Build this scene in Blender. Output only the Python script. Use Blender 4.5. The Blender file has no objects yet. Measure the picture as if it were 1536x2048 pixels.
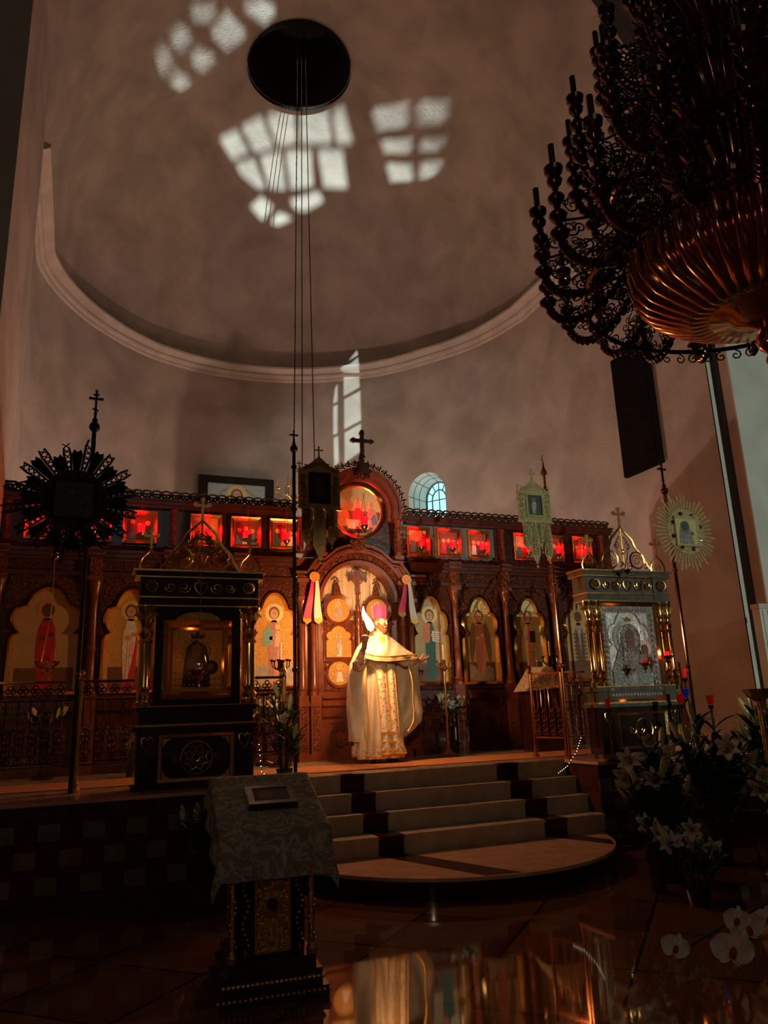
import bpy, bmesh, math, random
from mathutils import Vector, Matrix
from math import sin, cos, pi, radians, hypot, atan2, degrees, sqrt

random.seed(7)
sc = bpy.context.scene
COL = sc.collection

# ------------------------------------------------------------------ camera
CAMX, CAMH = -3.65, 1.513
cam_d = bpy.data.cameras.new('camera'); cam = bpy.data.objects.new('camera', cam_d); COL.objects.link(cam)
yaw, pitch, roll = .386, .255, .036
F_ = Vector((sin(yaw)*cos(pitch), cos(yaw)*cos(pitch), sin(pitch)))
R0 = Vector((cos(yaw), -sin(yaw), 0)); U0 = R0.cross(F_)
R_ = R0*cos(roll) - U0*sin(roll); U_ = R0*sin(roll) + U0*cos(roll)
cam.matrix_world = Matrix(((R_.x, U_.x, -F_.x, CAMX), (R_.y, U_.y, -F_.y, 0), (R_.z, U_.z, -F_.z, CAMH), (0, 0, 0, 1)))
cam_d.sensor_fit = 'VERTICAL'; cam_d.sensor_height = 24; cam_d.lens = 24*1500/2048
cam_d.clip_start = .05; cam_d.clip_end = 200
sc.camera = cam
vs = sc.view_settings
vs.view_transform = 'Standard'; vs.look = 'None'; vs.gamma = 1; vs.use_curve_mapping = False
vs.exposure = 0.28

# ------------------------------------------------------------------ world and large lights
wd = bpy.data.worlds.new('night'); sc.world = wd; wd.use_nodes = True
wd.node_tree.nodes['Background'].inputs[0].default_value = (.10, .16, .22, 1)
wd.node_tree.nodes['Background'].inputs[1].default_value = .0

def lamp(name, kind, loc, power, color, radius=.05, target=None, angle=None, blend=.15, size=None):
    d = bpy.data.lights.new(name, kind); o = bpy.data.objects.new(name, d); COL.objects.link(o)
    o.location = loc; d.energy = power; d.color = color
    if kind in ('POINT', 'SPOT'): d.shadow_soft_size = radius
    if kind == 'AREA':
        d.shape = 'RECTANGLE'; d.size = size[0]; d.size_y = size[1]
    if target is not None:
        o.rotation_euler = (Vector(target)-Vector(loc)).to_track_quat('-Z', 'Y').to_euler()
    if angle: d.spot_size = radians(angle); d.spot_blend = blend
    return o

COOL = (.70, .93, .92); WARM = (1, .50, .22)
# street lights outside the west front shining through its windows onto the dome
PANES = [((-8.73,-20.0,2.48),[[(-6.793,6.323),(-6.735,6.38),(-6.661,6.406),(-6.764,6.304),(-6.793,6.289)],[(-6.717,6.401),(-6.619,6.495),(-6.527,6.519),(-6.643,6.423)],[(-6.586,6.523),(-6.51,6.592),(-6.341,6.667),(-6.458,6.577)],[(-6.753,6.302),(-6.663,6.374),(-6.56,6.397),(-6.671,6.314)],[(-6.604,6.421),(-6.517,6.496),(-6.376,6.533),(-6.514,6.437)],[(-6.456,6.552),(-6.31,6.668),(-6.168,6.658),(-6.341,6.554)],[(-6.245,6.699),(-6.078,6.777),(-5.961,6.778),(-6.065,6.701)]]),((-3.31,-20.0,4.01),[[(-2.72,7.26),(-2.595,7.334),(-2.472,7.245),(-2.601,7.178)],[(-2.572,7.357),(-2.431,7.431),(-2.296,7.302),(-2.445,7.25)],[(-2.406,7.441),(-2.208,7.498),(-2.137,7.348),(-2.277,7.305)],[(-2.164,7.504),(-1.96,7.52),(-1.872,7.363),(-2.118,7.344)],[(-1.94,7.516),(-1.847,7.529),(-1.718,7.358),(-1.845,7.364)],[(-2.581,7.17),(-2.44,7.226),(-2.319,7.074),(-2.394,7.067),(-2.525,7.117)],[(-2.406,7.246),(-2.248,7.297),(-2.169,7.088),(-2.3,7.076)],[(-2.22,7.301),(-2.026,7.329),(-1.968,7.129),(-2.142,7.098)],[(-1.986,7.337),(-1.792,7.335),(-1.707,7.126),(-1.893,7.126)],[(-2.433,6.952),(-2.35,7.033),(-2.248,6.982),(-2.329,6.878)],[(-2.272,6.879),(-2.206,6.958),(-2.087,6.926),(-2.213,6.864)],[(-2.142,7.041),(-1.928,7.11),(-1.87,7.048),(-2.018,6.971),(-2.096,6.986)]]),((5.38,-20.0,3.24),[[(4.121,7.012),(4.306,7.012),(4.422,6.901),(4.264,6.896)],[(4.346,7.013),(4.506,6.97),(4.598,6.866),(4.464,6.899)],[(4.288,6.87),(4.463,6.854),(4.532,6.767),(4.374,6.787)],[(4.511,6.844),(4.631,6.81),(4.677,6.748),(4.571,6.769)],[(4.397,6.748),(4.55,6.723),(4.624,6.62),(4.494,6.624)],[(4.595,6.731),(4.704,6.703),(4.729,6.633),(4.683,6.614),(4.648,6.629)]]),((-9.8,-20.0,2.1),[[(-6.092,4.655),(-6.084,4.609),(-6.176,4.554)],[(-6.084,4.59),(-6.079,4.442),(-6.214,4.442),(-6.25,4.46),(-6.213,4.488)],[(-6.257,4.385),(-6.26,4.219),(-6.309,4.192),(-6.289,4.321)],[(-6.218,4.419),(-6.08,4.419),(-6.078,4.339),(-6.222,4.256)],[(-6.307,4.17),(-6.261,4.196),(-6.266,3.957),(-6.312,3.939)],[(-6.219,4.229),(-6.074,4.308),(-6.075,4.064),(-6.224,3.984)],[(-6.309,3.912),(-6.261,3.939),(-6.26,3.727),(-6.309,3.683)],[(-6.222,3.957),(-6.076,4.037),(-6.083,3.813),(-6.227,3.709)]])]
PATCH_T = [(-2.24, 12.0, 14.17), (.21, 14.87, 14.13), (2.74, 13.0, 13.93), (2.34, 17.12, 9.2)]
for i, (S, _) in enumerate(PANES):
    lamp('street_light', 'SPOT', S, (170000, 118000, 120000, 62000)[i], COOL, (.030, .045, .034, .015)[i], PATCH_T[i], (7, 9, 7, 9)[i], .1)
# added cool spot for the grey light on the right; no window here
lamp('cool_spot_light', 'SPOT', (4.1, -8.6, 4.6), 2600, (.88, .97, .82), .05, (4.3, 7.7, 4.3), 29, .35)
# added narrow warm spot on the priest from front left; its source is unseen
lamp('warm_spot_light', 'SPOT', (-4.9, -2.2, 3.0), 950, (1, .63, .35), .08, (-.4, 9.0, 2.15), 14, .7)
lamp('gilt_glint_light', 'POINT', (-5.5, -1.0, 2.3), 22, (1, .66, .36), .05)  # added unseen point light for highlights on the gilt columns
# lamps burning inside the altar behind the screen, lighting the apse and dome
lamp('altar_lamp_light', 'POINT', (-.7, 14.2, 2.4), 300, (1, .70, .56), .05)
lamp('altar_table_light', 'POINT', (1.6, 12.6, 2.1), 90, (1, .72, .60), .05)
# light of the torch flame in the priest's hand
lamp('torch_light', 'POINT', (-.50, 8.47, 2.575), 128, (1, .43, .155), .07)
# dim ambience of the nave
lamp('nave_glow', 'AREA', (-3, -6, 8.5), 13.0, (.85, .9, .85), target=(0, 9, 2), size=(5, 3))

# ------------------------------------------------------------------ materials
MATS = {}
def new_mat(name):
    m = bpy.data.materials.new(name); m.use_nodes = True
    nt = m.node_tree; b = nt.nodes['Principled BSDF']
    MATS[name] = m
    return m, nt, b
def setp(b, **k):
    for a, v in k.items():
        n = {'rough': 'Roughness', 'metal': 'Metallic', 'ior': 'IOR', 'coat': 'Coat Weight', 'trans': 'Transmission Weight', 'alpha': 'Alpha', 'sheen': 'Sheen Weight', 'sss': 'Subsurface Weight', 'spec': 'Specular IOR Level'}[a]
        b.inputs[n].default_value = v
def node(nt, t, **k):
    n = nt.nodes.new(t)
    for a, v in k.items():
        if a in n.inputs: n.inputs[a].default_value = v
        else: setattr(n, a, v)
    return n
def P(name, c1, c2=None, scale=8, rough=.5, metal=0, bump=0, bscale=30, coat=0, kind='noise', lo=.35, hi=.65, bdist=.01, **kw):
    m, nt, b = new_mat(name)
    setp(b, rough=rough, metal=metal, coat=coat, **kw)
    b.inputs['Base Color'].default_value = (*c1, 1)
    tc = node(nt, 'ShaderNodeTexCoord')
    if c2 is not None:
        if kind == 'voronoi': tx = node(nt, 'ShaderNodeTexVoronoi', Scale=scale); out = tx.outputs['Distance']
        elif kind == 'wave': tx = node(nt, 'ShaderNodeTexWave', Scale=scale, Distortion=6.0); out = tx.outputs['Fac']
        else: tx = node(nt, 'ShaderNodeTexNoise', Scale=scale, Detail=6.0, Distortion=kw.get('dist', .0) if False else .4); out = tx.outputs['Fac']
        nt.links.new(tc.outputs['Object'], tx.inputs['Vector'])
        r = node(nt, 'ShaderNodeValToRGB'); r.color_ramp.elements[0].position = lo; r.color_ramp.elements[1].position = hi
        r.color_ramp.elements[0].color = (*c1, 1); r.color_ramp.elements[1].color = (*c2, 1)
        nt.links.new(out, r.inputs[0]); nt.links.new(r.outputs[0], b.inputs['Base Color'])
    if bump:
        n2 = node(nt, 'ShaderNodeTexNoise', Scale=bscale, Detail=3.0, Distortion=1.2)
        nt.links.new(tc.outputs['Object'], n2.inputs['Vector'])
        bp = node(nt, 'ShaderNodeBump', Strength=bump, Distance=bdist)
        nt.links.new(n2.outputs['Fac'], bp.inputs['Height']); nt.links.new(bp.outputs[0], b.inputs['Normal'])
    return m
def emis(name, c, s):
    m, nt, b = new_mat(name)
    b.inputs['Base Color'].default_value = (*c, 1); b.inputs['Emission Color'].default_value = (*c, 1); b.inputs['Emission Strength'].default_value = s
    return m

P('wood', (.15, .036, .015), (.24, .062, .024), 9, .30, bump=.15, bscale=40, coat=.3)
P('wood_carved', (.10, .024, .009), (.30, .080, .030), 38, .36, bump=1.0, bscale=24, bdist=.06)
P('wood_shaded', (.05, .012, .006), (.09, .022, .010), 9, .28, bump=.15, bscale=40, coat=.3)  # darker copy of wood for the shaded wings of the screen
P('carved_shaded', (.05, .012, .006), (.15, .040, .016), 38, .34, bump=1.0, bscale=24, bdist=.06)  # carving darkened the same way for shade
P('wood_dark', (.032, .009, .005), (.065, .017, .008), 7, .25, bump=.2, bscale=30, coat=.5)
P('wood_grey', (.16, .15, .135), (.22, .205, .18), 6, .35, coat=.3)
P('black_wood', (.012, .009, .007), (.03, .018, .012), 9, .22, coat=.6)
P('gold', (.80, .48, .14), (.95, .66, .26), 12, .24, 1, bump=.25, bscale=60)
P('gold_smooth', (.90, .60, .22), rough=.16, metal=1)
P('gold_dark', (.42, .25, .08), (.62, .40, .14), 14, .3, 1, bump=.5, bscale=70)
P('gold_carved', (.55, .36, .11), (.85, .60, .22), 40, .28, 1, bump=1, bscale=55, bdist=.02)
P('old_gold', (.56, .45, .20), (.82, .70, .36), 45, .42, .35, bump=1, bscale=80, bdist=.02)
P('silver', (.55, .55, .53), (.78, .77, .74), 20, .36, .75, bump=.5, bscale=45)
P('silver_embossed', (.45, .45, .43), (.88, .86, .81), 55, .32, .75, bump=1, bscale=34, bdist=.05)
P('brass', (.50, .26, .10), (.66, .38, .16), 12, .22, 1)
P('copper', (.62, .25, .10), (.72, .34, .15), 14, .16, 1)
P('dark_bronze', (.12, .065, .035), (.20, .105, .05), 16, .15, 1)
P('iron_black', (.014, .012, .010), (.03, .024, .02), 20, .35, .6)
P('icon_gold', (.28, .12, .025), (.70, .42, .11), 60, .38, .35, bump=.8, bscale=80, kind='voronoi', lo=.12, hi=.42)
P('halo', (.74, .52, .18), (.82, .62, .26), 30, .4, .2)
P('icon_gold_pale', (.62, .50, .20), (.76, .63, .30), 30, .36, .4, bump=.4, bscale=60)
P('icon_tan', (.50, .36, .17), (.56, .41, .20), 8, .5)
for n_, c_ in dict(paint_red=(.42, .02, .02), paint_crimson=(.55, .03, .035), paint_blue=(.10, .20, .34), paint_teal=(.14, .38, .36), paint_green=(.025, .10, .075), paint_orange=(.72, .20, .08), paint_mauve=(.36, .15, .14),
                   paint_rose=(.50, .24, .18), paint_white=(.72, .66, .54), paint_grey=(.32, .30, .26), paint_dark=(.035, .022, .018), paint_brown=(.15, .07, .035), paint_skin=(.55, .33, .19), paint_sky=(.36, .42, .40),
                   paint_wing=(.16, .12, .08), paint_cloud=(.30, .28, .24), paint_peach=(.62, .36, .2), paint_skindark=(.10, .055, .035), paint_line=(.10, .05, .02), paint_black=(.008, .006, .005)).items():
    P(n_, c_, tuple(min(1, a*1.35) for a in c_), 22, .5)
P('plaster', (.34, .275, .23), (.53, .43, .37), 1.1, .9, bump=.5, bscale=14, lo=.3, hi=.7, bdist=.02)
P('canvas_shaded', (.006, .005, .004), (.012, .008, .006), 9, .8, spec=.05)  # near-black so the wall painting looks as if in shadow
P('tile_dim', (.11, .085, .06), (.15, .115, .08), 9, .3)
P('plaster_pale', (.50, .50, .45), (.60, .60, .54), 1.8, .88, bump=.3, bscale=12)
P('stucco_trim', (.50, .42, .37), (.60, .51, .45), 3, .8, bump=.25, bscale=20)
P('near_black', (.02, .015, .012), rough=.95)  # flat near-black for the lantern inside and the painted groove shade
P('stone_cream', (.46, .40, .31), (.60, .52, .40), 7, .14, bump=.05, bscale=60)
P('stone_pink', (.54, .31, .21), (.68, .42, .29), 6, .12, bump=.05, bscale=60)
P('stone_dark', (.045, .014, .010), (.08, .028, .018), 9, .1)
P('black_marble', (.008, .006, .005), (.02, .014, .01), 5, .08)
P('carpet', (.52, .20, .10), (.66, .33, .17), 14, .95, bump=.6, bscale=160)
P('carpet_red', (.36, .035, .02), (.44, .06, .03), 30, .95, bump=.6, bscale=160)
P('carpet_pattern', (.40, .07, .03), (.62, .30, .10), 26, .95, kind='voronoi', lo=.15, hi=.42)
P('satin', (.52, .44, .32), (.64, .55, .41), 6, .38, bump=.5, bscale=11, sheen=.4)
P('satin_border', (.74, .66, .46), (.55, .40, .20), 48, .5, kind='voronoi', lo=.18, hi=.5, bump=.4, bscale=80)
P('brocade', (.80, .72, .56), (.42, .27, .14), 34, .5, bump=.4, bscale=60, lo=.52, hi=.60)
P('gold_ribbon', (.75, .40, .06), (.85, .52, .12), 60, .4, .35, bump=.3, bscale=90)
P('hat_pink', (.40, .004, .085), (.46, .006, .10), 20, .75, sheen=.3)
P('skin', (.42, .205, .13), (.47, .24, .155), 12, .5, sss=.08)
P('hair', (.09, .035, .015), (.16, .065, .025), 60, .7, bump=.6, bscale=120)
P('eye_white', (.8, .78, .74), rough=.2)
P('eye_dark', (.03, .02, .015), rough=.1)
P('lip', (.42, .14, .10), rough=.5)
P('curtain', (.72, .60, .42), (.80, .68, .50), 3, .8, bump=.2, bscale=5)
P('ribbon_pink', (.72, .03, .10), (.80, .05, .14), 20, .55)
P('ribbon_cream', (.80, .74, .58), (.86, .80, .66), 20, .55)
P('grey_cloth', (.17, .165, .12), (.25, .24, .18), 10, .75, lo=.50, hi=.56, bump=.3, bscale=90)
P('wax', (.80, .68, .45), rough=.45, sss=.2)
P('candle_dark', (.035, .02, .012), rough=.4)
P('leaf', (.010, .035, .010), (.022, .06, .018), 9, .38)
P('leaf_pale', (.10, .14, .035), (.17, .21, .06), 9, .45)
P('petal', (.62, .56, .47), (.74, .68, .58), 10, .5, sss=.1)
P('bud', (.42, .46, .20), (.62, .62, .36), 12, .5)
P('anther', (.30, .10, .02), rough=.7)
P('orchid', (.66, .62, .55), (.74, .70, .62), 10, .45, sss=.1)
P('orchid_lip', (.30, .04, .05), rough=.5)
P('pot', (.02, .015, .012), (.04, .028, .02), 10, .3)
P('white_ceramic', (.55, .55, .52), rough=.3)
P('window_frame', (.10, .16, .15), rough=.6)
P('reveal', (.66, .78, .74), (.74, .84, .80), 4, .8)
P('jewel', (.05, .01, .03), rough=.05, coat=1)
emis('flame', (1, .80, .46), 34)
emis('red_glow', (1, .002, .006), 2.2)
emis('red_glow_dim', (.8, .01, .015), .16)
emis('fairy_bulb', (1, .8, .5), 2.5)
emis('night_sky', (.24, .50, .55), 1.7)
m_, nt_, b_ = new_mat('clear_glass'); setp(b_, rough=.04, trans=1, ior=1.45); b_.inputs['Base Color'].default_value = (.9, .95, .95, 1)
m_, nt_, b_ = new_mat('red_glass'); setp(b_, rough=.08, trans=.6, ior=1.4); b_.inputs['Base Color'].default_value = (.35, .005, .01, 1); b_.inputs['Emission Color'].default_value = (1, .01, .01, 1); b_.inputs['Emission Strength'].default_value = .03
m_, nt_, b_ = new_mat('blue_glass'); setp(b_, rough=.08, trans=.6, ior=1.4); b_.inputs['Base Color'].default_value = (.01, .03, .22, 1); b_.inputs['Emission Color'].default_value = (.02, .1, 1, 1); b_.inputs['Emission Strength'].default_value = .02

# polished floor: big squares of red-brown marble with darker bands
m_, nt_, b_ = new_mat('floor_marble'); setp(b_, rough=.045, ior=2.1)
tc_ = node(nt_, 'ShaderNodeTexCoord'); mp_ = node(nt_, 'ShaderNodeMapping'); mp_.inputs['Rotation'].default_value = (0, 0, radians(45)); mp_.inputs['Scale'].default_value = (.62, .62, .62)
ck_ = node(nt_, 'ShaderNodeTexBrick', Scale=1.0); ck_.offset = 0
ck_.inputs['Color1'].default_value = (.24, .105, .055, 1); ck_.inputs['Color2'].default_value = (.12, .045, .025, 1); ck_.inputs['Mortar'].default_value = (.012, .006, .004, 1)
ck_.inputs['Mortar Size'].default_value = .006; ck_.inputs['Brick Width'].default_value = .5; ck_.inputs['Row Height'].default_value = .5
nz_ = node(nt_, 'ShaderNodeTexNoise', Scale=3.0, Detail=8.0, Distortion=1.5); mx_ = node(nt_, 'ShaderNodeMix', data_type='RGBA', blend_type='MULTIPLY'); mx_.inputs[0].default_value = .55
nt_.links.new(tc_.outputs['Object'], mp_.inputs[0]); nt_.links.new(mp_.outputs[0], ck_.inputs['Vector']); nt_.links.new(tc_.outputs['Object'], nz_.inputs['Vector'])
nt_.links.new(ck_.outputs['Color'], mx_.inputs[6]); nt_.links.new(nz_.outputs['Color'], mx_.inputs[7]); nt_.links.new(mx_.outputs[2], b_.inputs['Base Color'])

# ------------------------------------------------------------------ helpers
class MB:
    def __init__(s, M=None): s.v = []; s.f = []; s.fm = []; s.mats = []; s.M = M
    def mi(s, mat):
        if mat not in s.mats: s.mats.append(mat)
        return s.mats.index(mat)
    def add(s, vs, fs, mat):
        o = len(s.v); k = s.mi(mat)
        for p in vs:
            p = Vector(p); s.v.append(s.M @ p if s.M else p)
        for f in fs: s.f.append([i+o for i in f]); s.fm.append(k)
        return s
    def box(s, x0, x1, y0, y1, z0, z1, mat):
        return s.add([(x, y, z) for z in (z0, z1) for y in (y0, y1) for x in (x0, x1)], [(0, 2, 3, 1), (4, 5, 7, 6), (0, 1, 5, 4), (2, 6, 7, 3), (0, 4, 6, 2), (1, 3, 7, 5)], mat)
    def tube(s, pts, r, mat, n=6, closed=False, caps=True):
        pts = [Vector(p) for p in pts]; N = len(pts); rs = r if isinstance(r, (list, tuple)) else [r]*N
        vs = []; ref = None
        for i, p in enumerate(pts):
            a = pts[(i-1) % N] if (closed or i > 0) else p; b = pts[(i+1) % N] if (closed or i < N-1) else p
            t = (b-a); t = t.normalized() if t.length > 1e-9 else Vector((0, 0, 1))
            if ref is None: ref = Vector((0, 0, 1)) if abs(t.z) < .9 else Vector((1, 0, 0))
            u = (ref - t*ref.dot(t))
            if u.length < 1e-4: u = Vector((1, .3, 0)); u = u - t*u.dot(t)
            u.normalize(); ref = u; w = t.cross(u)
            for k in range(n):
                A = 2*pi*k/n; vs.append(p + (u*cos(A)+w*sin(A))*rs[i])
        fs = []
        for i in range(N if closed else N-1):
            j = (i+1) % N
            for k in range(n): fs.append((i*n+k, i*n+(k+1) % n, j*n+(k+1) % n, j*n+k))
        if caps and not closed: fs.append(tuple(range(n-1, -1, -1))); fs.append(tuple((N-1)*n+k for k in range(n)))
        return s.add(vs, fs, mat)
    def cyl(s, p0, p1, r0, mat, r1=None, n=12): return s.tube([p0, p1], [r0, r0 if r1 is None else r1], mat, n)
    def lathe(s, prof, c, mat, n=16, rib=0, ramp=0, sx=1, sy=1):
        vs = []; fs = []; m = len(prof)
        for (r, z) in prof:
            for k in range(n):
                A = 2*pi*k/n; rr = r*(1+ramp*(abs(cos(rib*A/2))-.5)) if rib else r
                vs.append((c[0]+rr*cos(A)*sx, c[1]+rr*sin(A)*sy, c[2]+z))
        for i in range(m-1):
            for k in range(n): fs.append((i*n+k, i*n+(k+1) % n, (i+1)*n+(k+1) % n, (i+1)*n+k))
        if prof[0][0] > 1e-4: fs.append(tuple(range(n-1, -1, -1)))
        if prof[-1][0] > 1e-4: fs.append(tuple((m-1)*n+k for k in range(n)))
        return s.add(vs, fs, mat)
    def sph(s, c, r, mat, n=10, sx=1, sy=1, sz=1):
        m = max(4, n//2+1)
        return s.lathe([(max(1e-5, r*sin(pi*i/m)), -r*cos(pi*i/m)*sz) for i in range(m+1)], c, mat, n, sx=sx, sy=sy)
    def prism(s, poly, y0, y1, mat, back=True):
        # poly in x,z ; front at y0
        n = len(poly); vs = [(x, y0, z) for x, z in poly]+[(x, y1, z) for x, z in poly]
        ar = sum(poly[i][0]*poly[(i+1) % n][1]-poly[(i+1) % n][0]*poly[i][1] for i in range(n))
        fr = list(range(n)) if ar > 0 else list(range(n-1, -1, -1))
        fs = [tuple(fr)]+([tuple(i+n for i in reversed(fr))] if back else [])
        for i in range(n):
            j = (i+1) % n
            fs.append((i, i+n, j+n, j) if ar > 0 else (j, j+n, i+n, i))
        return s.add(vs, fs, mat)
    def ring(s, outer, inner, y0, y1, mat, yi=None):
        # frame between two outlines with equal counts; yi: front y of the inner lip
        n = len(outer); yi = y0 if yi is None else yi
        vs = [(x, y0, z) for x, z in outer]+[(x, yi, z) for x, z in inner]+[(x, y1, z) for x, z in outer]+[(x, y1, z) for x, z in inner]
        fs = []
        for i in range(n):
            j = (i+1) % n
            fs += [(i, j, n+j, n+i), (i, 2*n+i, 2*n+j, j), (n+i, n+j, 3*n+j, 3*n+i)]
        return s.add(vs, fs, mat)
    def grid(s, rows, mat, closed=False):
        n = len(rows[0]); vs = [p for r in rows for p in r]; fs = []
        for i in range(len(rows)-1):
            for k in range(n if closed else n-1): fs.append((i*n+k, i*n+(k+1) % n, (i+1)*n+(k+1) % n, (i+1)*n+k))
        return s.add(vs, fs, mat)
    def mesh(s, name, smooth=True, angle=35):
        me = bpy.data.meshes.new(name); me.from_pydata([tuple(p) for p in s.v], [], s.f)
        for m in s.mats: me.materials.append(MATS[m])
        me.polygons.foreach_set('material_index', s.fm)
        me.update(); me.validate()
        bm = bmesh.new(); bm.from_mesh(me); bmesh.ops.recalc_face_normals(bm, faces=bm.faces); bm.to_mesh(me); bm.free()
        if smooth:
            me.shade_smooth(); me.set_sharp_from_angle(angle=radians(angle))
        return me
    def build(s, name, parent=None, smooth=True, angle=35, label=None):
        # geometry is given in world coordinates; stored relative to the parent's place
        if parent is not None:
            o = world_of(parent); s.v = [p-o for p in s.v]
        ob = bpy.data.objects.new(name, s.mesh(name, smooth, angle)); COL.objects.link(ob)
        if parent is not None: ob.parent = parent
        if label: ob['label'] = label
        return ob
def world_of(o):
    v = Vector((0, 0, 0))
    while o is not None: v += o.location; o = o.parent
    return v
def thing(name, label, cat, loc=(0, 0, 0), group=None):
    o = bpy.data.objects.new(name, None); COL.objects.link(o); o.location = loc; o.empty_display_size = .1
    o['label'] = label; o['category'] = cat
    if group: o['group'] = group
    return o
def tag(o, label, cat, group=None, kind=None):
    o['label'] = label; o['category'] = cat
    if group: o['group'] = group
    if kind: o['kind'] = kind
    return o
def struct(mb, name, **k):
    o = mb.build(name, **k); o['kind'] = 'structure'; return o
def dup(root, loc, rotz=0, label=None, group=None, scale=None):
    r = root.copy(); COL.objects.link(r); r.location = loc; r.rotation_euler = (0, 0, rotz)
    if scale: r.scale = (scale,)*3
    if label: r['label'] = label
    if group: r['group'] = group
    def rec(a, b):
        for ch in list(a.children):
            c = ch.copy(); COL.objects.link(c); c.parent = b; rec(ch, c)
    rec(root, r)
    return r
def rect(x0, x1, z0, z1): return [(x0, z0), (x1, z0), (x1, z1), (x0, z1)]
def circ(cx, cz, r, n=24, a0=0, a1=2*pi, sz=1):
    return [(cx+r*cos(a0+(a1-a0)*i/n), cz+r*sz*sin(a0+(a1-a0)*i/n)) for i in range(n if abs(a1-a0-2*pi) < 1e-6 else n+1)]
def spiral(cx, cz, r, turns, a0, d=1, n=14, r1=.15):
    return [(cx+r*(1-(1-r1)*i/n)*cos(a0+d*2*pi*turns*i/n), cz+r*(1-(1-r1)*i/n)*sin(a0+d*2*pi*turns*i/n)) for i in range(n+1)]
def xz(pts, y): return [(x, y, z) for x, z in pts]
def cross_poly(cx, z0, w, h, t, orthodox=False, flare=1.5):
    # latin cross with flared ends
    a = t/2; zc = z0+h*.64; f = a*flare; W = w/2
    return [(cx-f, z0), (cx+f, z0), (cx+a, z0+h*.1), (cx+a, zc-a), (cx+W*.85, zc-a), (cx+W, zc-f), (cx+W*1.12, zc), (cx+W, zc+f), (cx+W*.85, zc+a), (cx+a, zc+a), (cx+a, z0+h*.88), (cx+f, z0+h*.94), (cx, z0+h),
            (cx-f, z0+h*.94), (cx-a, z0+h*.88), (cx-a, zc+a), (cx-W*.85, zc+a), (cx-W, zc+f), (cx-W*1.12, zc), (cx-W, zc-f), (cx-W*.85, zc-a), (cx-a, zc-a), (cx-a, z0+h*.1)]
def trefoil(cx, z0, w, h, n=9):
    # outline of the many-lobed icon opening, from bottom right anticlockwise
    hw = w/2; R = [(hw, 0), (hw, h*.50), (hw*.97, h*.535), (hw*.80, h*.56)]
    c = (hw*.60, h*.685); r = hw*.38
    for i in range(n+1):
        a = radians(-62+(128*i/n)); R.append((c[0]+r*cos(a), c[1]+h*.125*sin(a)/.9))
    R += [(hw*.62, h*.82)]
    for i in range(1, n):
        a = radians(18+(72*i/n)); R.append((hw*.62*cos(a)/cos(radians(18)), h*.80+h*.20*(sin(a)-sin(radians(18)))/(1-sin(radians(18)))+0))
    R += [(0, h)]
    L = [(-x, z) for x, z in reversed(R[:-1])]
    return [(cx+x, z0+z) for x, z in R+L]
def inset(poly, t):
    xs = [p[0] for p in poly]; zs = [p[1] for p in poly]; cx = (min(xs)+max(xs))/2; cz = (min(zs)+max(zs))/2
    kx = (max(xs)-min(xs)-2*t)/(max(xs)-min(xs)); kz = (max(zs)-min(zs)-2*t)/(max(zs)-min(zs))
    return [(cx+(x-cx)*kx, cz+(z-cz)*kz) for x, z in poly]

def saint(mb, cx, z0, w, h, y, robe, under, halo='halo', skin='paint_skin', hair='paint_brown', extra=None, dark=False):
    # a painted standing figure, laid flat on its panel
    X = lambda u: cx+u*w; Z = lambda v: z0+v*h; e = .0012
    mb.prism([(X(a*.5), Z(b)) for a, b in [(-.42, .02), (.38, .02), (.46, .25), (.50, .50), (.42, .66), (.20, .78), (-.20, .78), (-.44, .66), (-.50, .46), (-.38, .22)]], y-e, y, under)
    mb.prism([(X(a*.5), Z(b)) for a, b in [(-.34, .06), (-.05, .10), (.18, .30), (.38, .52), (.44, .66), (.20, .78), (-.20, .78), (-.46, .64), (-.52, .44), (-.42, .20)]], y-2*e, y-e, robe)
    for u in (-.12, .0, .12): mb.prism([(X(u-.006), Z(.08)), (X(u+.012), Z(.08)), (X(u*.6+.01), Z(.60)), (X(u*.6-.004), Z(.60))], y-2.4*e, y-2*e, under)
    r = h*.075
    mb.prism(circ(X(0), Z(.87), r*1.55, 20), y-2*e, y, halo)
    mb.prism(circ(X(0), Z(.87), r*.92, 16, sz=1.15), y-3*e, y-2*e, hair)
    mb.prism(circ(X(0), Z(.86), r*.66, 16, sz=1.25), y-4*e, y-3*e, skin)
    for sx_ in (-1, 1): mb.prism(circ(X(0)+sx_*r*.25, Z(.87), r*.10, 6, sz=.6), y-4.6*e, y-4*e, 'paint_line')
    mb.prism(rect(X(0)-r*.05, X(0)+r*.05, Z(.845), Z(.868)), y-4.6*e, y-4*e, 'paint_brown')
    for u, v in ((-.10, .56), (.12, .60)): mb.prism(circ(X(u), Z(v), r*.42, 10, sz=.8), y-3.4*e, y-2*e, skin)
    if extra: extra(mb, X, Z, y, e)

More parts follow.
